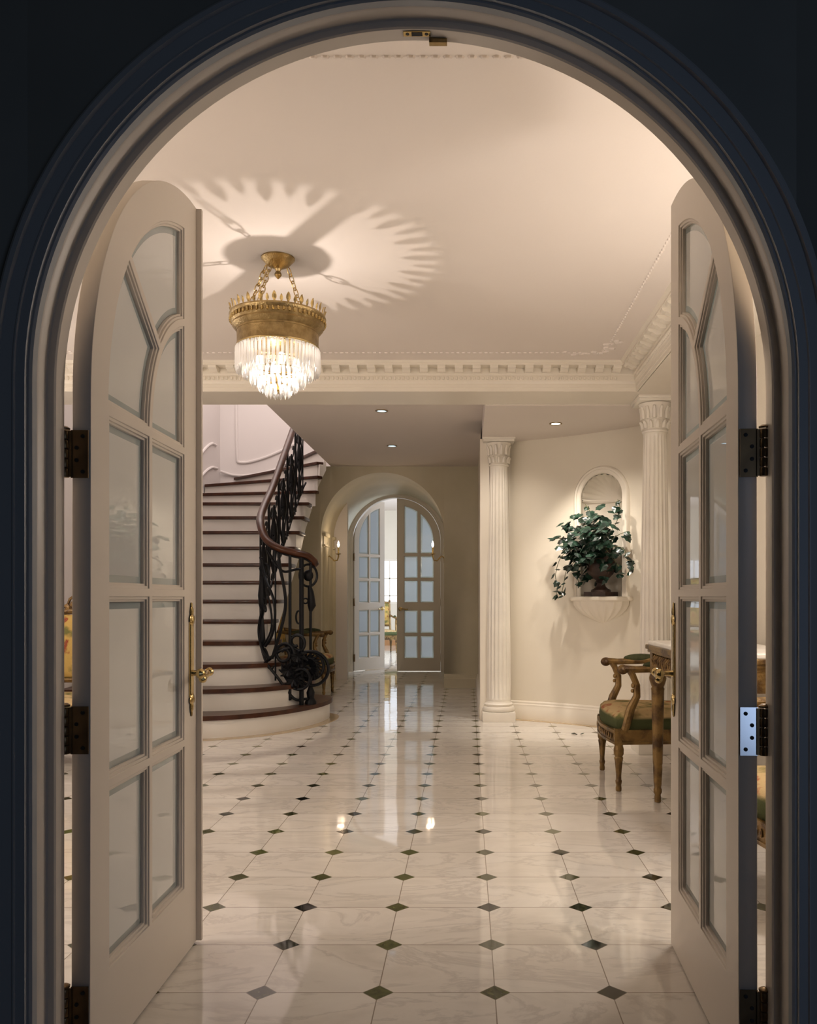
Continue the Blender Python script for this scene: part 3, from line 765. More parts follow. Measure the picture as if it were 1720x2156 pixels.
# tan border on the floor round the bottom step
o_ = inset(smooth_poly(curt[1])+[(-3.29, 8.10)], -.085)
struct(MB().zprism([(max(XL+.01, p[0]), p[1]) for p in o_], -.01, .003).build('trim_16', M_tan, smooth=False))

# ------------------------------------------------------------------ balustrade
bal = thing('balustrade', 'black wrought-iron scrollwork balustrade with mahogany handrail along the stair', 'balustrade', (-1.87, 7.6, 0))
def PB(o): o.location = (1.87, -7.6, 0); return o
# control points x, y, base z, rail z
BP = [(-1.34, 7.32, .18, 1.43), (-1.38, 7.28, .18, 1.462), (-1.47, 7.22, .19, 1.482), (-1.60, 7.21, .36, 1.520), (-1.72, 7.27, .50, 1.60), (-1.80, 7.41, .66, 1.735), (-1.845, 7.60, .80, 1.83), (-1.86, 7.83, .98, 1.965),
      (-1.865, 8.13, 1.20, 2.146), (-1.87, 8.52, 1.48, 2.43), (-1.88, 9.2, 1.95, 2.93), (-1.88, 9.7, 2.28, 3.30), (-1.87, 9.85, 2.38, 3.40)]
def catmull(pts, n=10):
    res = []
    for i in range(len(pts)-1):
        p0, p1, p2, p3 = [Vector(pts[min(max(k, 0), len(pts)-1)]) for k in (i-1, i, i+1, i+2)]
        for j in range(n):
            t = j/n
            res.append(.5*((2*p1)+(-p0+p2)*t+(2*p0-5*p1+4*p2-p3)*t*t+(-p0+3*p1-3*p2+p3)*t**3))
    res.append(Vector(pts[-1])); return res
rail = catmull([(p[0], p[1], p[3]) for p in BP], 8); base = catmull([(p[0], p[1], p[2]) for p in BP], 8)
cum = [0]
for i in range(1, len(rail)): cum.append(cum[-1]+(rail[i].xy-rail[i-1].xy).length)
LT = cum[-1]
def at(s):
    s = min(max(s, 0), LT-1e-6); i = 0
    while cum[i+1] < s: i += 1
    f = (s-cum[i])/max(cum[i+1]-cum[i], 1e-9)
    return rail[i].lerp(rail[i+1], f), base[i].lerp(base[i+1], f)
def bpt(s, q): a, c = at(s); return (a.x, a.y, c.z+(a.z-.03-c.z)*q)
vol = [(-1.34, 7.32, 1.43), (-1.325, 7.345, 1.415), (-1.322, 7.37, 1.395), (-1.335, 7.385, 1.38), (-1.35, 7.375, 1.385)]
PB(MB().tube([*vol[::-1]]+[tuple(p) for p in rail[1:]], 1, 12, flat=(.036, .030)).build('handrail', M_wood, bal, angle=60))
PB(MB().tube([(p.x, p.y, p.z-.034) for p in rail], .011, 6).build('top_bar', M_iron, bal))
PB(MB().tube([(p.x, p.y, p.z+.05) for p in base[6:]], .012, 6).build('bottom_bar', M_iron, bal))
def spiral(s, q, r_s, r_q, a0, turns, n=26, inward=.25):
    res = []
    for i in range(n+1):
        t = i/n; k = 1-(1-inward)*t; a = a0+turns*2*PI*t
        res.append((s+r_s*k*math.cos(a), q+r_q*k*math.sin(a)))
    return res
def iron2(b, pts, r_=.010): b.tube([bpt(*p) for p in pts], r_, 6)
ns = 0.44; k = 0; s = .30
while s+ns < LT:
    b = MB(); c = s+ns/2
    for sg in (-1, 1):
        b.tube([bpt(c+sg*ns*.44, 0), bpt(c+sg*ns*.44, 1)], .008, 6)
        sm = .95
        # lyre S-scroll with spiral ends
        body = [(c+sg*ns*(.06+.30*math.sin(PI*t_)), .12+.62*t_) for t_ in lin(0, 1, 14)]
        iron2(b, body, .0085)
        iron2(b, spiral(c+sg*ns*.20, .80, ns*.17, .085, PI+ (0 if sg > 0 else PI), .9*sg*1), .0075)
        iron2(b, spiral(c+sg*ns*.22, .10, ns*.18, .085, (0 if sg > 0 else PI), -1.0*sg), .0075)
        iron2(b, spiral(c+sg*ns*.15, .47, ns*.11, .06, (PI/2), 1.0*sg), .007)
    b.tube([bpt(c, .34), bpt(c, .42), bpt(c, .50), bpt(c, .58), bpt(c, .66)], [.010, .030, .038, .030, .010], 10)
    b.tube([bpt(c, .66), bpt(c, .72), bpt(c, .80)], [.012, .03, .008], 8)
    b.tube([bpt(c, .05), bpt(c, .14), bpt(c, .22), bpt(c, .34)], [.009, .028, .02, .010], 8)
    PB(b.build('scroll_panel', M_iron, bal)); s += ns; k += 1
# newel with rings and finial shapes
b = MB()
nx_, ny_ = -1.35, 7.33
b.tube([bpt(.10, 0), bpt(.10, 1)], .020, 10); b.tube([(nx_, ny_, .18), (nx_, ny_, 1.41)], .012, 8)
b.tube([bpt(.20, 0), bpt(.20, 1)], .013, 8)
b.tube([(nx_, ny_+.0, .18), (nx_, ny_, .20), (nx_, ny_, .235), (nx_, ny_, .28), (nx_, ny_, .34)], [.05, .05, .03, .036, .015], 12)
def ring2(b, c, rx, rz, r_, n=28, da=(1, 0)): b.tube([(c[0]+rx*math.cos(2*PI*i/n)*da[0], c[1]+rx*math.cos(2*PI*i/n)*da[1], c[2]+rz*math.sin(2*PI*i/n)) for i in range(n)], r_, 6, closed=True)
ring2(b, (nx_-.02, ny_, 1.29), .075, .095, .011, da=(.95, .3)); b.sphere((nx_-.02, ny_, 1.29), .044, 12, 8, (1, .7, 1.15))
b.tube([(nx_-.01, ny_, 1.20), (nx_, ny_, 1.15), (nx_+.005, ny_, 1.10), (nx_+.01, ny_, 1.03), (nx_, ny_, .98)], [.016, .026, .030, .036, .014], 10)
ring2(b, (nx_-.045, ny_, 1.07), .022, .022, .007); ring2(b, (nx_-.10, ny_-.02, .93), .022, .055, .008)
PB(b.build('newel_post', M_iron, bal))
# large foot scrolls on the curtail steps
b = MB()
def scr(c, r_, a0, turns, da, th=.014, inward=.3, n=40):
    pts = []
    for i in range(n+1):
        t_ = i/n; kk = 1-(1-inward)*t_; a = a0+turns*2*PI*t_
        pts.append((c[0]+r_*kk*math.cos(a)*da[0], c[1]+r_*kk*math.cos(a)*da[1], c[2]+r_*kk*math.sin(a)))
    b.tube(pts, th, 7)
scr((-1.35, 7.30, .50), .15, PI, -1.7, (.97, .1)); scr((-1.33, 7.27, .48), .165, PI*.75, -.95, (.97, .1), .014, .7); scr((-1.37, 7.29, .46), .11, PI, -1.4, (.97, .1))
scr((-1.42, 7.22, .42), .13, PI/2, 1.6, (.97, -.1)); scr((-1.55, 7.20, .62), .10, 0, 1.4, (.9, -.2)); scr((-1.45, 7.22, .72), .10, PI, 1.3, (.97, -.1))
for k in range(22):
    aa = 2*PI*k/22; b.tube([(-1.36+.03*math.cos(aa), 7.29, .50+.03*math.sin(aa)), (-1.36+.075*math.cos(aa+.3), 7.265, .50+.08*math.sin(aa+.3)), (-1.36+.115*math.cos(aa), 7.29, .50+.12*math.sin(aa))], [.012, .020, .006], 6)
for cx_, cz_, r_ in ((-1.47, .40, .09), (-1.44, .60, .08), (-1.52, .48, .08)):
    for k in range(9):
        aa = 2*PI*k/9+cx_*9; b.tube([(cx_, 7.22, cz_), (cx_+r_*.6*math.cos(aa+.3), 7.20, cz_+r_*.6*math.sin(aa+.3)), (cx_+r_*math.cos(aa), 7.22, cz_+r_*math.sin(aa))], [.018, .018, .005], 6)
b.tube([tuple(p_) for p_ in catmull([(-1.75, 7.30, .52), (-1.68, 7.24, .58), (-1.56, 7.20, .66), (-1.45, 7.21, .66), (-1.36, 7.24, .56)], 7)], .014, 7)
b.tube([tuple(p_) for p_ in catmull([(-1.76, 7.32, 1.0), (-1.80, 7.36, .82), (-1.76, 7.31, .66), (-1.68, 7.24, .57)], 7)], .018, 7)
b.tube([tuple(p_) for p_ in catmull([(-1.80, 7.40, 1.45), (-1.74, 7.30, 1.28), (-1.65, 7.22, 1.10), (-1.63, 7.21, .95), (-1.66, 7.23, .78), (-1.73, 7.28, .68)], 7)], .012, 7)
b.tube([tuple(p_) for p_ in catmull([(-1.60, 7.205, 1.48), (-1.585, 7.20, 1.35), (-1.55, 7.20, 1.18), (-1.54, 7.20, 1.02), (-1.58, 7.20, .82), (-1.66, 7.23, .58)], 7)], .014, 7)
b.tube([tuple(p_) for p_ in catmull([(-1.70, 7.25, 1.50), (-1.62, 7.21, 1.38), (-1.55, 7.2, 1.32), (-1.45, 7.22, 1.34), (-1.40, 7.26, 1.34)], 7)], .011, 7)
PB(b.build('foot_scroll', M_iron, bal))

# ------------------------------------------------------------------ passage doors (far pair)
struct(arch_sweep('trim_17', [(-.005, 12.62), (.0, 12.60), (.03, 12.59), (.035, 12.575), (.075, 12.57), (.085, 12.58), (.096, 12.60), (.096, 12.66), (-.005, 12.66)], -1.04, .655, 1.93, M_door, closed=True))
struct(arch_wall('wall_far_room_near', -4.4, 2.4, 3.1, -1.04, .655, 1.93, 12.66, 12.76, M_door))
def far_leaf(name, loc, rz, sg):
    root = sempty(name, loc, rz); w_ = .648; Ro = .648; spr = 1.925
    top = arcpts(w_, spr, Ro, PI/2, PI, 28)
    outer = [(0, .01), (w_, .01)]+top
    Ri = .555; u0, u1 = .095, .545; um = (u0+u1)/2; mw = .014; panes = []
    for lo, hi in ((.19, .535), (.565, .915), (1.02, 1.355), (1.385, 1.72)):
        panes.append([(u0, lo), (um-mw, lo), (um-mw, hi), (u0, hi)]); panes.append([(um+mw, lo), (u1, lo), (u1, hi), (um+mw, hi)])
    cz = spr; f = lambda u: cz+math.sqrt(max(0, Ri*Ri-(w_-u)**2))
    panes.append([(u0, 1.75), (um-mw, 1.75)]+[(u_, max(1.77, f(u_))) for u_ in lin(um-mw, u0, 14)])
    panes.append([(um+mw, 1.75), (u1, 1.75)]+[(u_, f(u_)) for u_ in lin(u1, um+mw, 10)])
    build_leaf(root, outer, panes, .04, M_glass_far, bevel_w=.018, mould=.01)
    h = sempty('handle', (w_-.05, 0, .93)); h.parent = root; del h['kind']
    b = MB()
    for f_ in (-1, 1):
        b.lathe([(.001, f_*.02), (.03, f_*.021), (.03, f_*.027), (.012, f_*.03), (.012, f_*.055)], seg=14, axis='y')
        b.tube([(0, f_*.052, 0), (-.04, f_*.058, .004), (-.09, f_*.056, -.01), (-.115, f_*.056, -.004)], [.011, .010, .009, .012], 8)
    b.build('lever', M_brass, h)
    for zc in (1.70, .93+.10, .20):
        hh = sempty('hinge', (0, 0, zc)); hh.parent = root; del hh['kind']
        MB().lathe([(.012, -.055), (.013, -.05), (.013, .05), (.012, .055)], (-.012, sg*.026, 0), 12).box(-.012, .012, min(sg*.020, sg*.026), max(sg*.020, sg*.026), -.055, .055).build('knuckle', M_hinge, hh)
    return root
far_leaf('door_3', (-1.688, 12.63, 0), math.radians(52), -1)
far_leaf('door_4', (-.392, 12.63, 0), math.radians(180), -1)

# far room
struct(MB().box(-5, 3, 12.75, 19.7, -.1, 0).build('floor_far_room', M_floor, smooth=False))
wall('wall_far_room_left', -4.5, -4.4, 12.7, 19.7, 0, 3.1); wall('wall_far_room_right', 2.4, 2.5, 12.7, 19.7, 0, 3.1); wall('ceiling_far_room', -4.5, 2.5, 12.66, 19.7, 3.1, 3.15, M_ceil)
wx0, wx1, wz0, wz1 = -2.55, -1.0, .95, 1.99
wall('wall_far_end_left', -4.4, wx0, 19.5, 19.6, 0, 3.1); wall('wall_far_end_right', wx1, 2.4, 19.5, 19.6, 0, 3.1); wall('wall_far_end_below', wx0, wx1, 19.5, 19.6, 0, wz0); wall('wall_far_end_above', wx0, wx1, 19.5, 19.6, wz1, 3.1)
w1 = sempty('window_1', ((wx0+wx1)/2, 19.52, 0))
hw = (wx1-wx0)/2
b = MB().box(-hw, -hw+.05, -.03, .03, wz0, wz1).box(hw-.05, hw, -.03, .03, wz0, wz1).box(-hw, hw, -.03, .03, wz1-.05, wz1).box(-hw, hw, -.03, .03, wz0, wz0+.05)
for i in range(1, 6): b.box(-hw+i*2*hw/6-.012, -hw+i*2*hw/6+.012, -.02, .02, wz0, wz1)
for i in range(1, 3): b.box(-hw, hw, -.02, .02, wz1-.05-i*.40-.012, wz1-.05-i*.40+.012)
b.build('window_frame', M_trim, w1, smooth=False)
MB().box(-hw, hw, .021, .026, wz0, wz1).build('window_glass', M_day, w1, smooth=False)
base_run('baseboard_far_room', (-4.4, 19.5), (2.4, 19.5), (0, -1), [(-.01, 0), (.03, 0), (.03, .12), (-.01, .13)], M_oak)

# ------------------------------------------------------------------ downlights
def downlight(x, y, z, r_, label, glow):
    t = thing('recessed_downlight', label, 'ceiling light', (x, y, z), 0, 'recessed downlights')
    MB().lathe([(r_*.72, -.001), (r_*.74, -.006), (r_*.95, -.007), (r_, -.004), (r_, .001), (r_*.72, .001)], seg=28, cap=False).build('trim_ring', M_brassold, t)
    MB().lathe([(.001, -.0030), (r_*.72, -.0035), (r_*.72, .0), (.001, .001)], seg=24).build('lamp_lens', glow, t)
downlight(.722, 6.9, 2.515, .052, 'small bright recessed downlight in the ceiling before the niche', M_down)
downlight(-.73, 7.27, 2.70, .055, 'cool recessed downlight nearest the hanging prisms, in the dark passage ceiling', M_downc)
downlight(-.79, 8.95, 2.70, .055, 'cool recessed downlight deeper in the dark ceiling, before the far arch', M_downc)

# ------------------------------------------------------------------ sconces
def sconce(x, y, sx, label):
    z = 1.62
    t = thing('wall_sconce', label, 'wall lamp', (x, y, z), 0, 'candle sconces by the far doors')
    b = MB().sphere((sx*.006, 0, .06), .03, 10, 8, (.4, 1, 2.2)); b.sphere((sx*.006, 0, -.05), .022, 8, 6, (.5, 1, 2.2)); b.sphere((sx*.006, 0, .16), .016, 8, 6, (.5, 1, 2))
    b.build('backplate', M_brass, t)
    MB().tube([(sx*.01, 0, -.02), (sx*.04, 0, .005), (sx*.07, 0, -.02), (sx*.10, 0, -.055), (sx*.14, 0, -.05), (sx*.155, 0, -.005), (sx*.155, 0, .03)], .009, 8).build('arm', M_brass, t)
    MB().lathe([(.008, .02), (.03, .028), (.036, .036), (.012, .038), (.012, .04)], (sx*.155, 0, 0), 16).build('drip_pan', M_brass, t)
    MB().lathe([(.011, .036), (.011, .115), (.004, .118)], (sx*.155, 0, 0), 12).build('candle_sleeve', M_brass, t)
    MB().lathe([(.003, .116), (.013, .135), (.015, .150), (.009, .175), (.001, .198)], (sx*.155, 0, 0), 12).build('flame_bulb', M_bulb, t)
    point('sconce_light', (x+sx*.20, y, z+.17), 1.6, (1, .74, .5), .02)
sconce(-1.782, 10.75, 1, 'lit brass candle sconce on the left jamb before the far doors')
sconce(-.278, 10.75, -1, 'lit brass candle sconce on the right jamb, overlapping the far door')
# pilasters on the left reveal of the far arch
b = MB()
for y_ in (10.50, 11.25, 12.0):
    b.box(-1.785, -1.770, y_, y_+.30, 0, 1.86); b.box(-1.785, -1.745, y_-.02, y_+.32, 1.86, 1.90); b.box(-1.785, -1.750, y_-.01, y_+.31, 1.74, 1.76); b.box(-1.785, -1.750, y_-.02, y_+.32, 0, .16)
    for q in range(4): b.tube([(-1.770, y_+.045+q*.07, .18), (-1.770, y_+.045+q*.07, 1.73)], .022, 8)
struct(b.build('trim_18', M_passage))

# ------------------------------------------------------------------ chandelier
ch = thing('chandelier', 'brass crown chandelier with tiers of clear crystal prisms hanging in the foyer', 'chandelier', (CH[0], CH[1], 0))
MB().lathe([(.078, 2.70), (.078, 2.694), (.070, 2.686), (.062, 2.676), (.050, 2.664), (.030, 2.655), (.016, 2.648), (.010, 2.636), (.016, 2.626), (.017, 2.618), (.008, 2.606), (.001, 2.600)], seg=30).build('canopy', M_brassold, ch)
for th in (50, 168, 252):
    a = math.radians(th); p0 = Vector((.060*math.cos(a), .060*math.sin(a), 2.668)); p1 = Vector((.165*math.cos(a), .165*math.sin(a), 2.434))
    b = MB(); n = 8; d = (p1-p0).normalized(); e1 = d.orthogonal().normalized(); e2 = d.cross(e1)
    for i in range(n):
        c = p0.lerp(p1, (i+.5)/n); ll = (p1-p0).length/n*.72; e = e1 if i % 2 else e2
        b.tube([c+d*ll*math.cos(2*PI*q/14)+e*.011*math.sin(2*PI*q/14) for q in range(14)], .0026, 5, closed=True)
    b.build('chain', M_brass, ch)
# crown band
R0 = .205
MB().lathe([(R0-.006, 2.500), (R0+.016, 2.500), (R0+.019, 2.492), (R0+.017, 2.486), (R0+.010, 2.478), (R0+.012, 2.462), (R0+.004, 2.452), (R0+.006, 2.444), (R0-.006, 2.430), (R0-.014, 2.424), (R0-.014, 2.416), (R0-.020, 2.414), (R0-.020, 2.43), (R0-.008, 2.45)], seg=72, cap=False).build('crown_band', M_brassold, ch, loc=(0, 0, -.075))
MB().lathe([(R0-.016, 2.417), (R0-.017, 2.36), (R0-.013, 2.354), (R0-.015, 2.347), (R0-.022, 2.347), (R0-.022, 2.417)], seg=72, cap=False).build('pierced_band', M_brassold, ch, loc=(0, 0, -.075))
b = MB()
for k in range(56):
    a = 2*PI*k/56; b.sphere(((R0+.013)*math.cos(a), (R0+.013)*math.sin(a), 2.470), .0075, 6, 4, (1, 1, 1.5))
b.build('egg_moulding', M_brass, ch, loc=(0, 0, -.075))
for k in range(44):
    a = 2*PI*k/44; big = k % 2 == 0; h_ = .046 if big else .034
    w_ = .0105 if big else .0075
    pf = [(0, 0, .4), (.2, 0, .55), (.4, 0, 1), (.6, 0, .95), (.78, 0, .7), (.92, 0, .4), (1, 0, .08)]
    b = MB(); ca, sa = math.cos(a), math.sin(a); rr = R0+.010
    rings = []
    for t_, _, ww in pf:
        rad = rr+.008*t_*t_
        rings.append([(rad*ca-sa*w_*ww*math.cos(q)+ca*.003*math.sin(q), rad*sa+ca*w_*ww*math.cos(q)+sa*.003*math.sin(q), 2.498+h_*t_) for q in (0, PI/2, PI, 3*PI/2)])
    b.rings(rings); b.build('crown_leaf', M_brass, ch, loc=(0, 0, -.075))
MB().lathe([(.001, 2.287), (.125, 2.291), (.128, 2.285), (.001, 2.279)], seg=40).build('light_baffle', M_brass, ch)  # added unseen disc, keeps the lower bulbs from lighting the ceiling
# inner hub plate and the cross bar that carries it
MB().lathe([(.001, 2.431), (.066, 2.429), (.066, 2.424), (.001, 2.423)], seg=32).build('hub_plate', M_brassold, ch)
b = MB().box(-R0, R0, -.018, .018, 2.4235, 2.4265); ang = math.atan2(-.81, .59)
b.xf(lambda c: (c.x*math.cos(ang)-c.y*math.sin(ang), c.x*math.sin(ang)+c.y*math.cos(ang), c.z)); b.build('cross_bar', M_brassold, ch, smooth=False)
b = MB()
b.lathe([(.012, 2.06), (.012, 2.283)], seg=8)
b.build('stem', M_brass, ch)
for k in range(4):
    a = 2*PI*k/4+.4; MB().sphere((.085*math.cos(a), 0.085*math.sin(a), 2.205), .020, 10, 8, (1, 1, 1.5)).build('lamp_bulb', M_bulb, ch)
# prism tiers
tiers = [(.190, 2.272, .124, 58), (.158, 2.200, .073, 44), (.123, 2.165, .072, 30), (.088, 2.130, .062, 22), (.054, 2.096, .054, 14), (.020, 2.075, .036, 5)]
def prism_mesh(h_):
    b = MB(); w_ = .0088
    b.lathe([(.002, 0), (w_*.8, -.008), (w_, -h_+.022), (.0006, -h_)], seg=5)
    bmesh.ops.recalc_face_normals(b.bm, faces=b.bm.faces)
    me = bpy.data.meshes.new('prism'); b.bm.to_mesh(me); b.bm.free(); me.materials.append(M_crystal); return me
cand = []
for (r_, z, h_, n) in tiers:
    me = prism_mesh(h_)
    for k in range(n):
        a = 2*PI*(k+.5)/n; cand.append((math.sin(a), me, r_*math.cos(a), r_*math.sin(a), z, a))
cand.sort(key=lambda c: c[0])
rest = bmesh.new()
for i, (sa, me, x, y, z, a) in enumerate(cand):
    if i < 100:
        o = bpy.data.objects.new('crystal_prism', me); COL.objects.link(o); o.parent = ch; o.location = (x, y, z); o.rotation_euler = (0, 0, a)
    else:
        t2 = me.copy(); t2.transform(Matrix.Translation((x, y, z)) @ Matrix.Rotation(a, 4, 'Z')); rest.from_mesh(t2); bpy.data.meshes.remove(t2)
me = bpy.data.meshes.new('prism_curtain'); rest.to_mesh(me); rest.free(); me.materials.append(M_crystal)
o = bpy.data.objects.new('prism_curtain', me); COL.objects.link(o); o.parent = ch; o['kind'] = 'stuff'
b = MB()
for (r_, z, h_, n) in tiers[:]:
    b.tube([(r_*math.cos(2*PI*k/40), r_*math.sin(2*PI*k/40), z+.002) for k in range(40)], .003, 5, closed=True)
b.build('tier_ring', M_brass, ch)
for k in range(40):
    a = 2*PI*k/40
    if math.sin(a) < .2: pass
b = MB()
for k in range(44):
    a = 2*PI*k/44; b.sphere((.187*math.cos(a), .187*math.sin(a), 2.264), .0085, 7, 5)
b.build('bead_string', M_crystal, ch)

# ------------------------------------------------------------------ wall bracket, urn and ivy
nb0 = Vector(bay(0, 0)); nin = Vector((-math.sin(PH), -math.cos(PH), 0)); tang = Vector((math.cos(PH), -math.sin(PH), 0))
rzN = math.atan2(tang.y, tang.x)            # local x along the wall, local -y into the room
t = thing('wall_bracket', 'white fluted half-bowl wall bracket under the arched niche', 'wall bracket', (nb0.x, nb0.y, 0), rzN)
def half_lathe(prof, seg, fl=None, sy=.72):
    b = MB(); rings = []
    for r_, z, f_ in prof:
        rg_ = []
        for k in range(seg+1):
            a = PI*k/seg; rr = r_*(1-f_*abs(math.sin(a*11))**1.0)
            rg_.append((-rr*math.cos(a), -rr*math.sin(a)*sy+.03, z))
        rings.append(rg_)
    b.rings(rings, close_u=False, cap=False); return b
b = half_lathe([(.0, NZ-.002, 0), (.30, NZ-.002, 0), (.312, NZ-.008, 0), (.312, NZ-.030, 0), (.300, NZ-.040, 0), (.27, NZ-.042, 0)], 66)
b.build('rim', M_trim, t, angle=40)
b = half_lathe([(.285, NZ-.040, .03), (.28, NZ-.075, .05), (.255, NZ-.11, .06), (.20, NZ-.155, .07), (.13, NZ-.19, .07), (.07, NZ-.215, .05), (.035, NZ-.232, 0), (.03, NZ-.24, 0), (.018, NZ-.256, 0), (.0, NZ-.262, 0)], 132)
b.build('bowl', M_trim, t, angle=60)
uy = -.02
t = thing('potted_ivy', 'dark footed urn of trailing green ivy standing in the arched niche', 'potted plant', (nb0.x+nin.x*.02, nb0.y+nin.y*.02, NZ), rzN)
ur = MB().box(-.105, .105, -.105, .105, 0, .038)
ur.lathe([(.085, .038), (.082, .055), (.060, .065), (.040, .085), (.034, .11), (.046, .125), (.040, .135), (.070, .155), (.105, .190), (.122, .24), (.120, .29), (.105, .33), (.100, .36), (.118, .385), (.122, .395), (.10, .395), (.02, .37)], seg=36)
ur.build('urn', M_urn, t)
def leaf(b, pos, nrm, up_, size):
    nrm = nrm.normalized(); x = up_.cross(nrm)
    if x.length < 1e-4: x = Vector((1, 0, 0))
    x.normalize(); y = nrm.cross(x)
    out2 = [(0, -.1), (.30, -.22), (.62, -.05), (.55, .22), (.62, .45), (.34, .62), (0, 1.0), (-.34, .62), (-.62, .45), (-.55, .22), (-.62, -.05), (-.30, -.22)]
    c = b.v(pos+nrm*size*.12+y*size*.25)
    vs_ = [b.v(pos+x*p[0]*size+y*p[1]*size-nrm*size*.10*abs(p[0])*2) for p in out2]
    for i in range(len(vs_)): b.face([c, vs_[i], vs_[(i+1) % len(vs_)]])
fb = MB(); sb = MB()
rnd = random.Random(11)
def put_leaf(p, sz):
    c = Vector((0, .0, .38)); o_ = (p-c); 
    nrm = Vector((o_.x*.5+rnd.uniform(-.5, .5), -abs(o_.y)*.4-.35+rnd.uniform(-.4, .4), .45+o_.z*.4+rnd.uniform(-.3, .4)))
    leaf(fb, p, nrm, Vector((rnd.uniform(-.6, .6), rnd.uniform(-.2, .2), -1)), sz)
cnt = 0
while cnt < 300:
    x = rnd.gauss(0, .165); z = rnd.gauss(.43, .155); y = rnd.uniform(-.30, .10)-.02
    e = (x/.36)**2+((z-.43)/.36)**2+((y+.08)/.26)**2
    if e > 1 or z < .12 or (abs(x) > .17 and y > -.06): continue
    if z < .30 and x > -.02 and x < .12: continue
    put_leaf(Vector((x-.02, y, z)), rnd.uniform(.048, .076)); cnt += 1
vines = [[(-.1, -.1, .4), (-.26, -.18, .36), (-.34, -.18, .2), (-.33, -.17, .06), (-.37, -.16, -.02)], [(-.1, -.1, .4), (-.24, -.14, .25), (-.28, -.15, .10), (-.30, -.16, -.01)], [(-.08, -.08, .4), (-.16, -.12, .20), (-.12, -.13, .08)],
         [(.05, -.05, .45), (.20, -.10, .60), (.24, -.10, .72), (.22, -.10, .80)], [(0, -.05, .45), (-.03, -.1, .68), (-.08, -.12, .78)], [(.1, -.1, .4), (.28, -.16, .40), (.36, -.16, .30), (.36, -.16, .2)], [(.1, -.1, .4), (.26, -.15, .24), (.30, -.16, .17)], [(-.1, -.1, .45), (-.3, -.15, .5), (-.42, -.16, .48)],
         [(.1, -.08, .45), (.28, -.12, .52), (.36, -.13, .48)]]
for vn in vines:
    pts = catmull(vn, 6); sb.tube([tuple(p) for p in pts], .0028, 5)
    for p in pts[5::2]: put_leaf(Vector(p)+Vector((rnd.uniform(-.025, .025), rnd.uniform(-.02, .02), rnd.uniform(-.02, .02))), rnd.uniform(.036, .062))
fb.build('foliage', M_leaf, t, smooth=False); sb.build('stem', M_stem, t)
# dark scrap on the floor, given a leaf outline
b = MB(); leaf(b, Vector((0, 0, .004)), Vector((.2, -.1, 1)), Vector((0, 1, 0)), .045); leaf(b, Vector((.05, -.01, .006)), Vector((-.3, .1, 1)), Vector((1, .3, 0)), .03)
tag(b.build('floor_scrap', M_leaf, smooth=False, loc=(.864, 6.80, .004)), 'small dark leaf-shaped scrap lying on the marble before the niche bay', 'scrap')

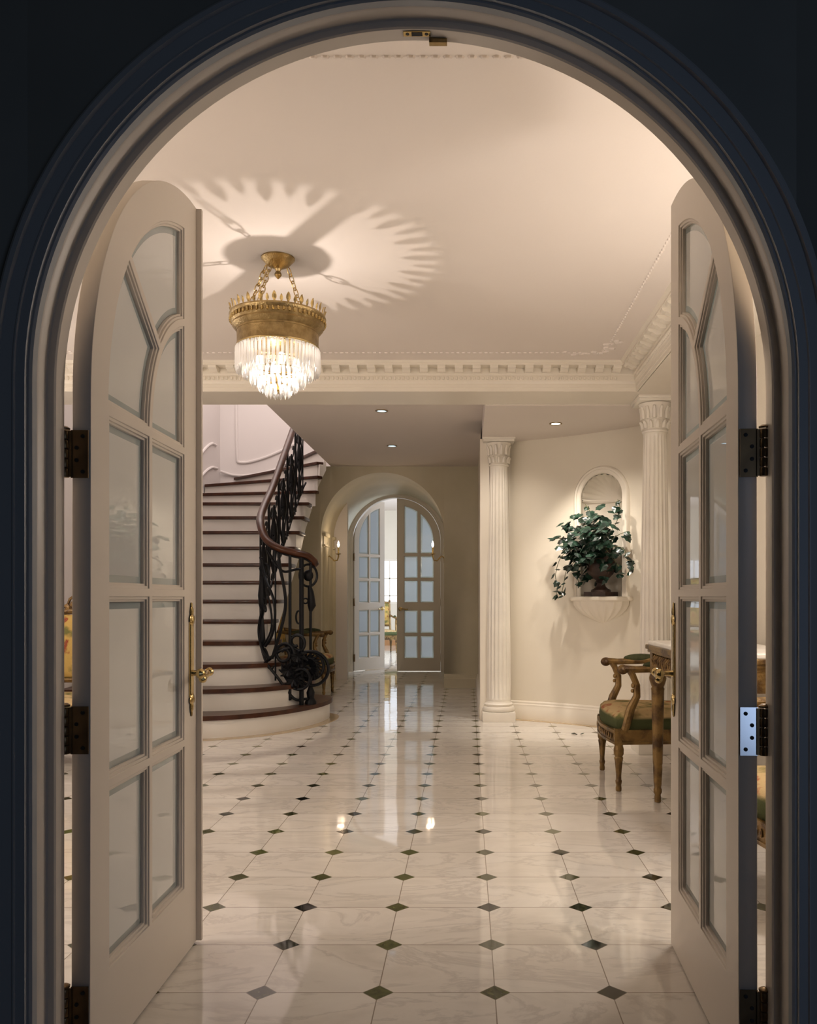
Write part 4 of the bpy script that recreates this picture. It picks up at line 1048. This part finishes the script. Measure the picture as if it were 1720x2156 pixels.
# ------------------------------------------------------------------ armchairs (front faces local -Y)
def leg_prof(h_):
    return [(.012, 0), (.016, .004), (.017, .02), (.014, .035), (.018, .05), (.019, .06), (.015, .066), (.016, .09), (.024, h_-.10), (.026, h_-.08), (.021, h_-.072), (.028, h_-.06), (.029, h_-.03), (.024, h_-.012), (.026, h_)]
def armchair(label, loc, rz, group='carved gilt armchairs', small=False, seat_mat=None):
    c = thing('armchair', label, 'armchair', loc, rz, group)
    wf_, wb_, dp = .315, .265, .56; yf, yb = -.29, .27
    seat_h = .345
    hl = .27
    for sx_ in (-1, 1):
        MB().lathe(leg_prof(hl), (sx_*(wf_-.022), yf+.022, 0), 28, flute=lambda z, a: .2*abs(math.sin(a*5)) if .07 < z < hl-.09 else 0).build('leg', M_gilt, c, angle=60)
        MB().lathe(leg_prof(hl), (sx_*(wb_-.01), yb-.03, 0), 28, flute=lambda z, a: .2*abs(math.sin(a*5)) if .07 < z < hl-.09 else 0).build('leg', M_gilt, c, angle=60)
    # seat rail with curved front, moulded
    def outline(k):
        fr = [(-wf_+k, yf+k), ]; n = 10
        fr = [((-wf_+k)+(2*wf_-2*k)*i/n, yf+k-.035*math.sin(PI*i/n)) for i in range(n+1)]
        return fr+[(wb_-k, yb-k), (-wb_+k, yb-k)]
    b = MB().zprism(outline(0), hl-.005, seat_h).zprism(outline(-.006), seat_h-.012, seat_h+.004).zprism(outline(-.005), hl-.002, hl+.012)
    for sx_ in (-1, 1): b.box(sx_*wf_-.030*(1 if sx_ > 0 else 0)-.003*(1 if sx_ < 0 else 0), sx_*wf_+.030*(1 if sx_ < 0 else 0)+.003*(1 if sx_ > 0 else 0), yf-.004, yf+.034, hl-.004, seat_h+.012)
    b.build('seat_rail', M_gilt, c, smooth=False)
    b = MB()
    n = 14
    for i in range(n): b.sphere((-wf_+.06+(2*wf_-.12)*i/(n-1), yf-.035*math.sin(PI*(.09+.82*i/(n-1)))-.004, hl+.04), .011, 6, 4, (1, .5, 1.5))
    b.build('rail_carving', M_giltdark, c)
    # cushion
    b = MB(); rings = []
    for q, z in ((0, seat_h), (-.006, seat_h+.035), (.0, seat_h+.075), (.022, seat_h+.098), (.07, seat_h+.112), (.15, seat_h+.120), (.235, seat_h+.122)):
        rings.append([(p[0], p[1], z) for p in outline(.012+q)])
    b.rings(rings); b.build('seat_cushion', seat_mat or M_tap, c, angle=80)
    # back: posts, frame, tapestry panel, crest (raked)
    def rk(z): return yb-.02+(z-.4)*.17
    bz0, bz1 = .53, 1.0
    b = MB()
    for sx_ in (-1, 1):
        b.tube([(sx_*(wb_-.02), rk(z), z) for z in (seat_h-.04, .5, .75, bz1-.02)], [.024, .022, .021, .020], 8)
    for z in (bz0, bz1-.01): b.tube([(-(wb_-.02), rk(z), z), (0, rk(z)+.02, z+(.02 if z > .9 else 0)), (wb_-.02, rk(z), z)], .021, 8)
    b.build('back_frame', M_gilt, c)
    MB().tube([(-(wb_-.05), rk(.76)+.0, .0), (wb_-.05, rk(.76), 0)], .01, 4).bm.free()
    b = MB(); wI = wb_-.035; V0 = []
    rings = []
    for j, (q, dd) in enumerate(((0, 0), (.012, .018), (.05, .030), (.12, .034))):
        rings.append([(sx_*(wI-q), rk(z_)-dd-.004, z_) for sx_, z_ in ((-1, bz0+.015+q), (1, bz0+.015+q), (1, bz1-.02-q), (-1, bz1-.02-q))])
    b.rings(rings); b.rings([[(sx_*(wI), rk(z_)+.0, z_) for sx_, z_ in ((-1, bz0+.015), (1, bz0+.015), (1, bz1-.02), (-1, bz1-.02))], [(sx_*(wI-.01), rk(z_)+.014, z_) for sx_, z_ in ((-1, bz0+.025), (1, bz0+.025), (1, bz1-.03), (-1, bz1-.03))]])
    b.build('back_panel', M_tapback, c, angle=60)
    b = MB()
    for k in range(-3, 4):
        b.sphere((k*.034, rk(1.03), 1.02+.052*(1-abs(k)/3.6)), .026, 8, 6, (.8, .6, 1.2))
    for sx_ in (-1, 1):
        b.tube([(sx_*.02, rk(1.03), 1.09), (sx_*.05, rk(1.03), 1.115), (sx_*.085, rk(1.03), 1.09), (sx_*.10, rk(1.03), 1.05), (sx_*.15, rk(1.01), 1.022)], .010, 7)
        b.sphere((sx_*(wb_-.02), rk(1.0), 1.02), .024, 8, 6, (1, 1, 1.3))
    b.build('crest', M_giltdark, c)
    # arms
    for sx_ in (-1, 1):
        xa = sx_*(wf_-.02)
        b = MB(); az = .695
        b.tube([(xa, yf+.055, seat_h), (xa, yf+.09, .47), (xa, yf+.125, .54), (xa, yf+.125, .60), (xa, yf+.10, .66), (xa, yf+.085, az-.01)], [.026, .025, .021, .019, .019, .020], 10)
        b.tube([(sx_*(wb_-.01), rk(.73), .735), (sx_*(wb_+.01), yb-.10, .715), (xa, yf+.26, az+.0), (xa, yf+.12, az-.004), (xa, yf+.05, az)], [.019, .019, .020, .020, .022], 10)
        b.sphere((xa, yf+.045, az-.004), .030, 12, 8, (.8, 1.1, .95)); b.sphere((xa, yf+.105, .60), .016, 6, 5); b.sphere((xa, yf+.10, .57), .012, 6, 5)
        ar = b.build('arm', M_gilt, c)
        MB().sphere((xa, yf+.27, az+.020), .05, 12, 8, (.46, 2.25, .55)).build('arm_pad', M_greenfab, ar)
    return c
armchair('gilt armchair with green and floral tapestry seat beside the console table', (1.13, 5.115, 0), math.radians(-90))
armchair('tapestry armchair seen through the gap beside the right door hinges', (1.30, 3.02, 0), math.radians(-90))
armchair('shadowed armchair with dark seat under the stair, behind the iron balustrade', (-1.84, 9.62, 0), math.radians(90), seat_mat=M_tap)
armchair('armchair with gold tapestry back glimpsed through the gap by the left door hinges', (-2.70, 5.60, 0), 0)
armchair('pale armchair glimpsed in the bright room beyond the far doors', (-1.74, 17.0, 0), math.radians(14), 'carved gilt armchairs')

# ------------------------------------------------------------------ console table
ct = thing('console_table', 'carved gilt console table with white marble top behind the right door', 'console table', (1.215, 4.05, 0))
x0, x1, y0, y1 = -.235, .235, -.55, .55
MB().box(x0, x1, y0, y1, .845, .868).build('marble_top', M_marble_top, ct, smooth=False, bevel=.006)
MB().box(x0-.012, x1, y0-.012, y1+.012, .822, .846).box(x0-.002, x1, y0-.002, y1+.002, .806, .823).build('top_moulding', M_gilt, ct, smooth=False, bevel=.005)
b = MB().box(x0+.025, x1-.01, y0+.025, y1-.025, .70, .808)
for sy_ in (y0+.03, y1-.03): b.box(x0+.012, x0+.06, sy_-.03, sy_+.03, .69, .81)
b.build('apron', M_gilt, ct, smooth=False)
b = MB()
for k in range(22):
    yy = y0+.09+(y1-y0-.18)*k/21; b.tube([(x0+.022, yy-.02, .715), (x0+.014, yy, .745), (x0+.012, yy+.012, .77), (x0+.020, yy-.006, .795)], [.006, .011, .010, .005], 6)
    if k % 2: b.sphere((x0+.018, yy+.01, .73), .012, 6, 5)
for k in range(9): b.tube([(x0+.05+k*.042, y1-.022, .715), (x0+.06+k*.042, y1-.012, .76), (x0+.05+k*.042, y1-.02, .795)], [.006, .011, .005], 6)
b.build('apron_carving', M_giltdark, ct)
for sx_, sy_ in ((x0+.045, y1-.04), (x0+.045, y0+.04), (x1-.045, y1-.04), (x1-.045, y0+.04)):
    MB().lathe([(.012, 0), (.018, .003), (.018, .03), (.015, .04), (.022, .055), (.022, .07), (.018, .08), (.021, .10), (.025, .18), (.024, .2), (.026, .21), (.034, .60), (.036, .61), (.031, .62), (.036, .63), (.044, .655), (.046, .668), (.042, .685), (.030, .70), (.02, .702)],
               (sx_, sy_, 0), 40, flute=lambda z, a: .24*abs(math.sin(a*5)) if .215 < z < .595 else 0).build('leg', M_gilt, ct, angle=60)
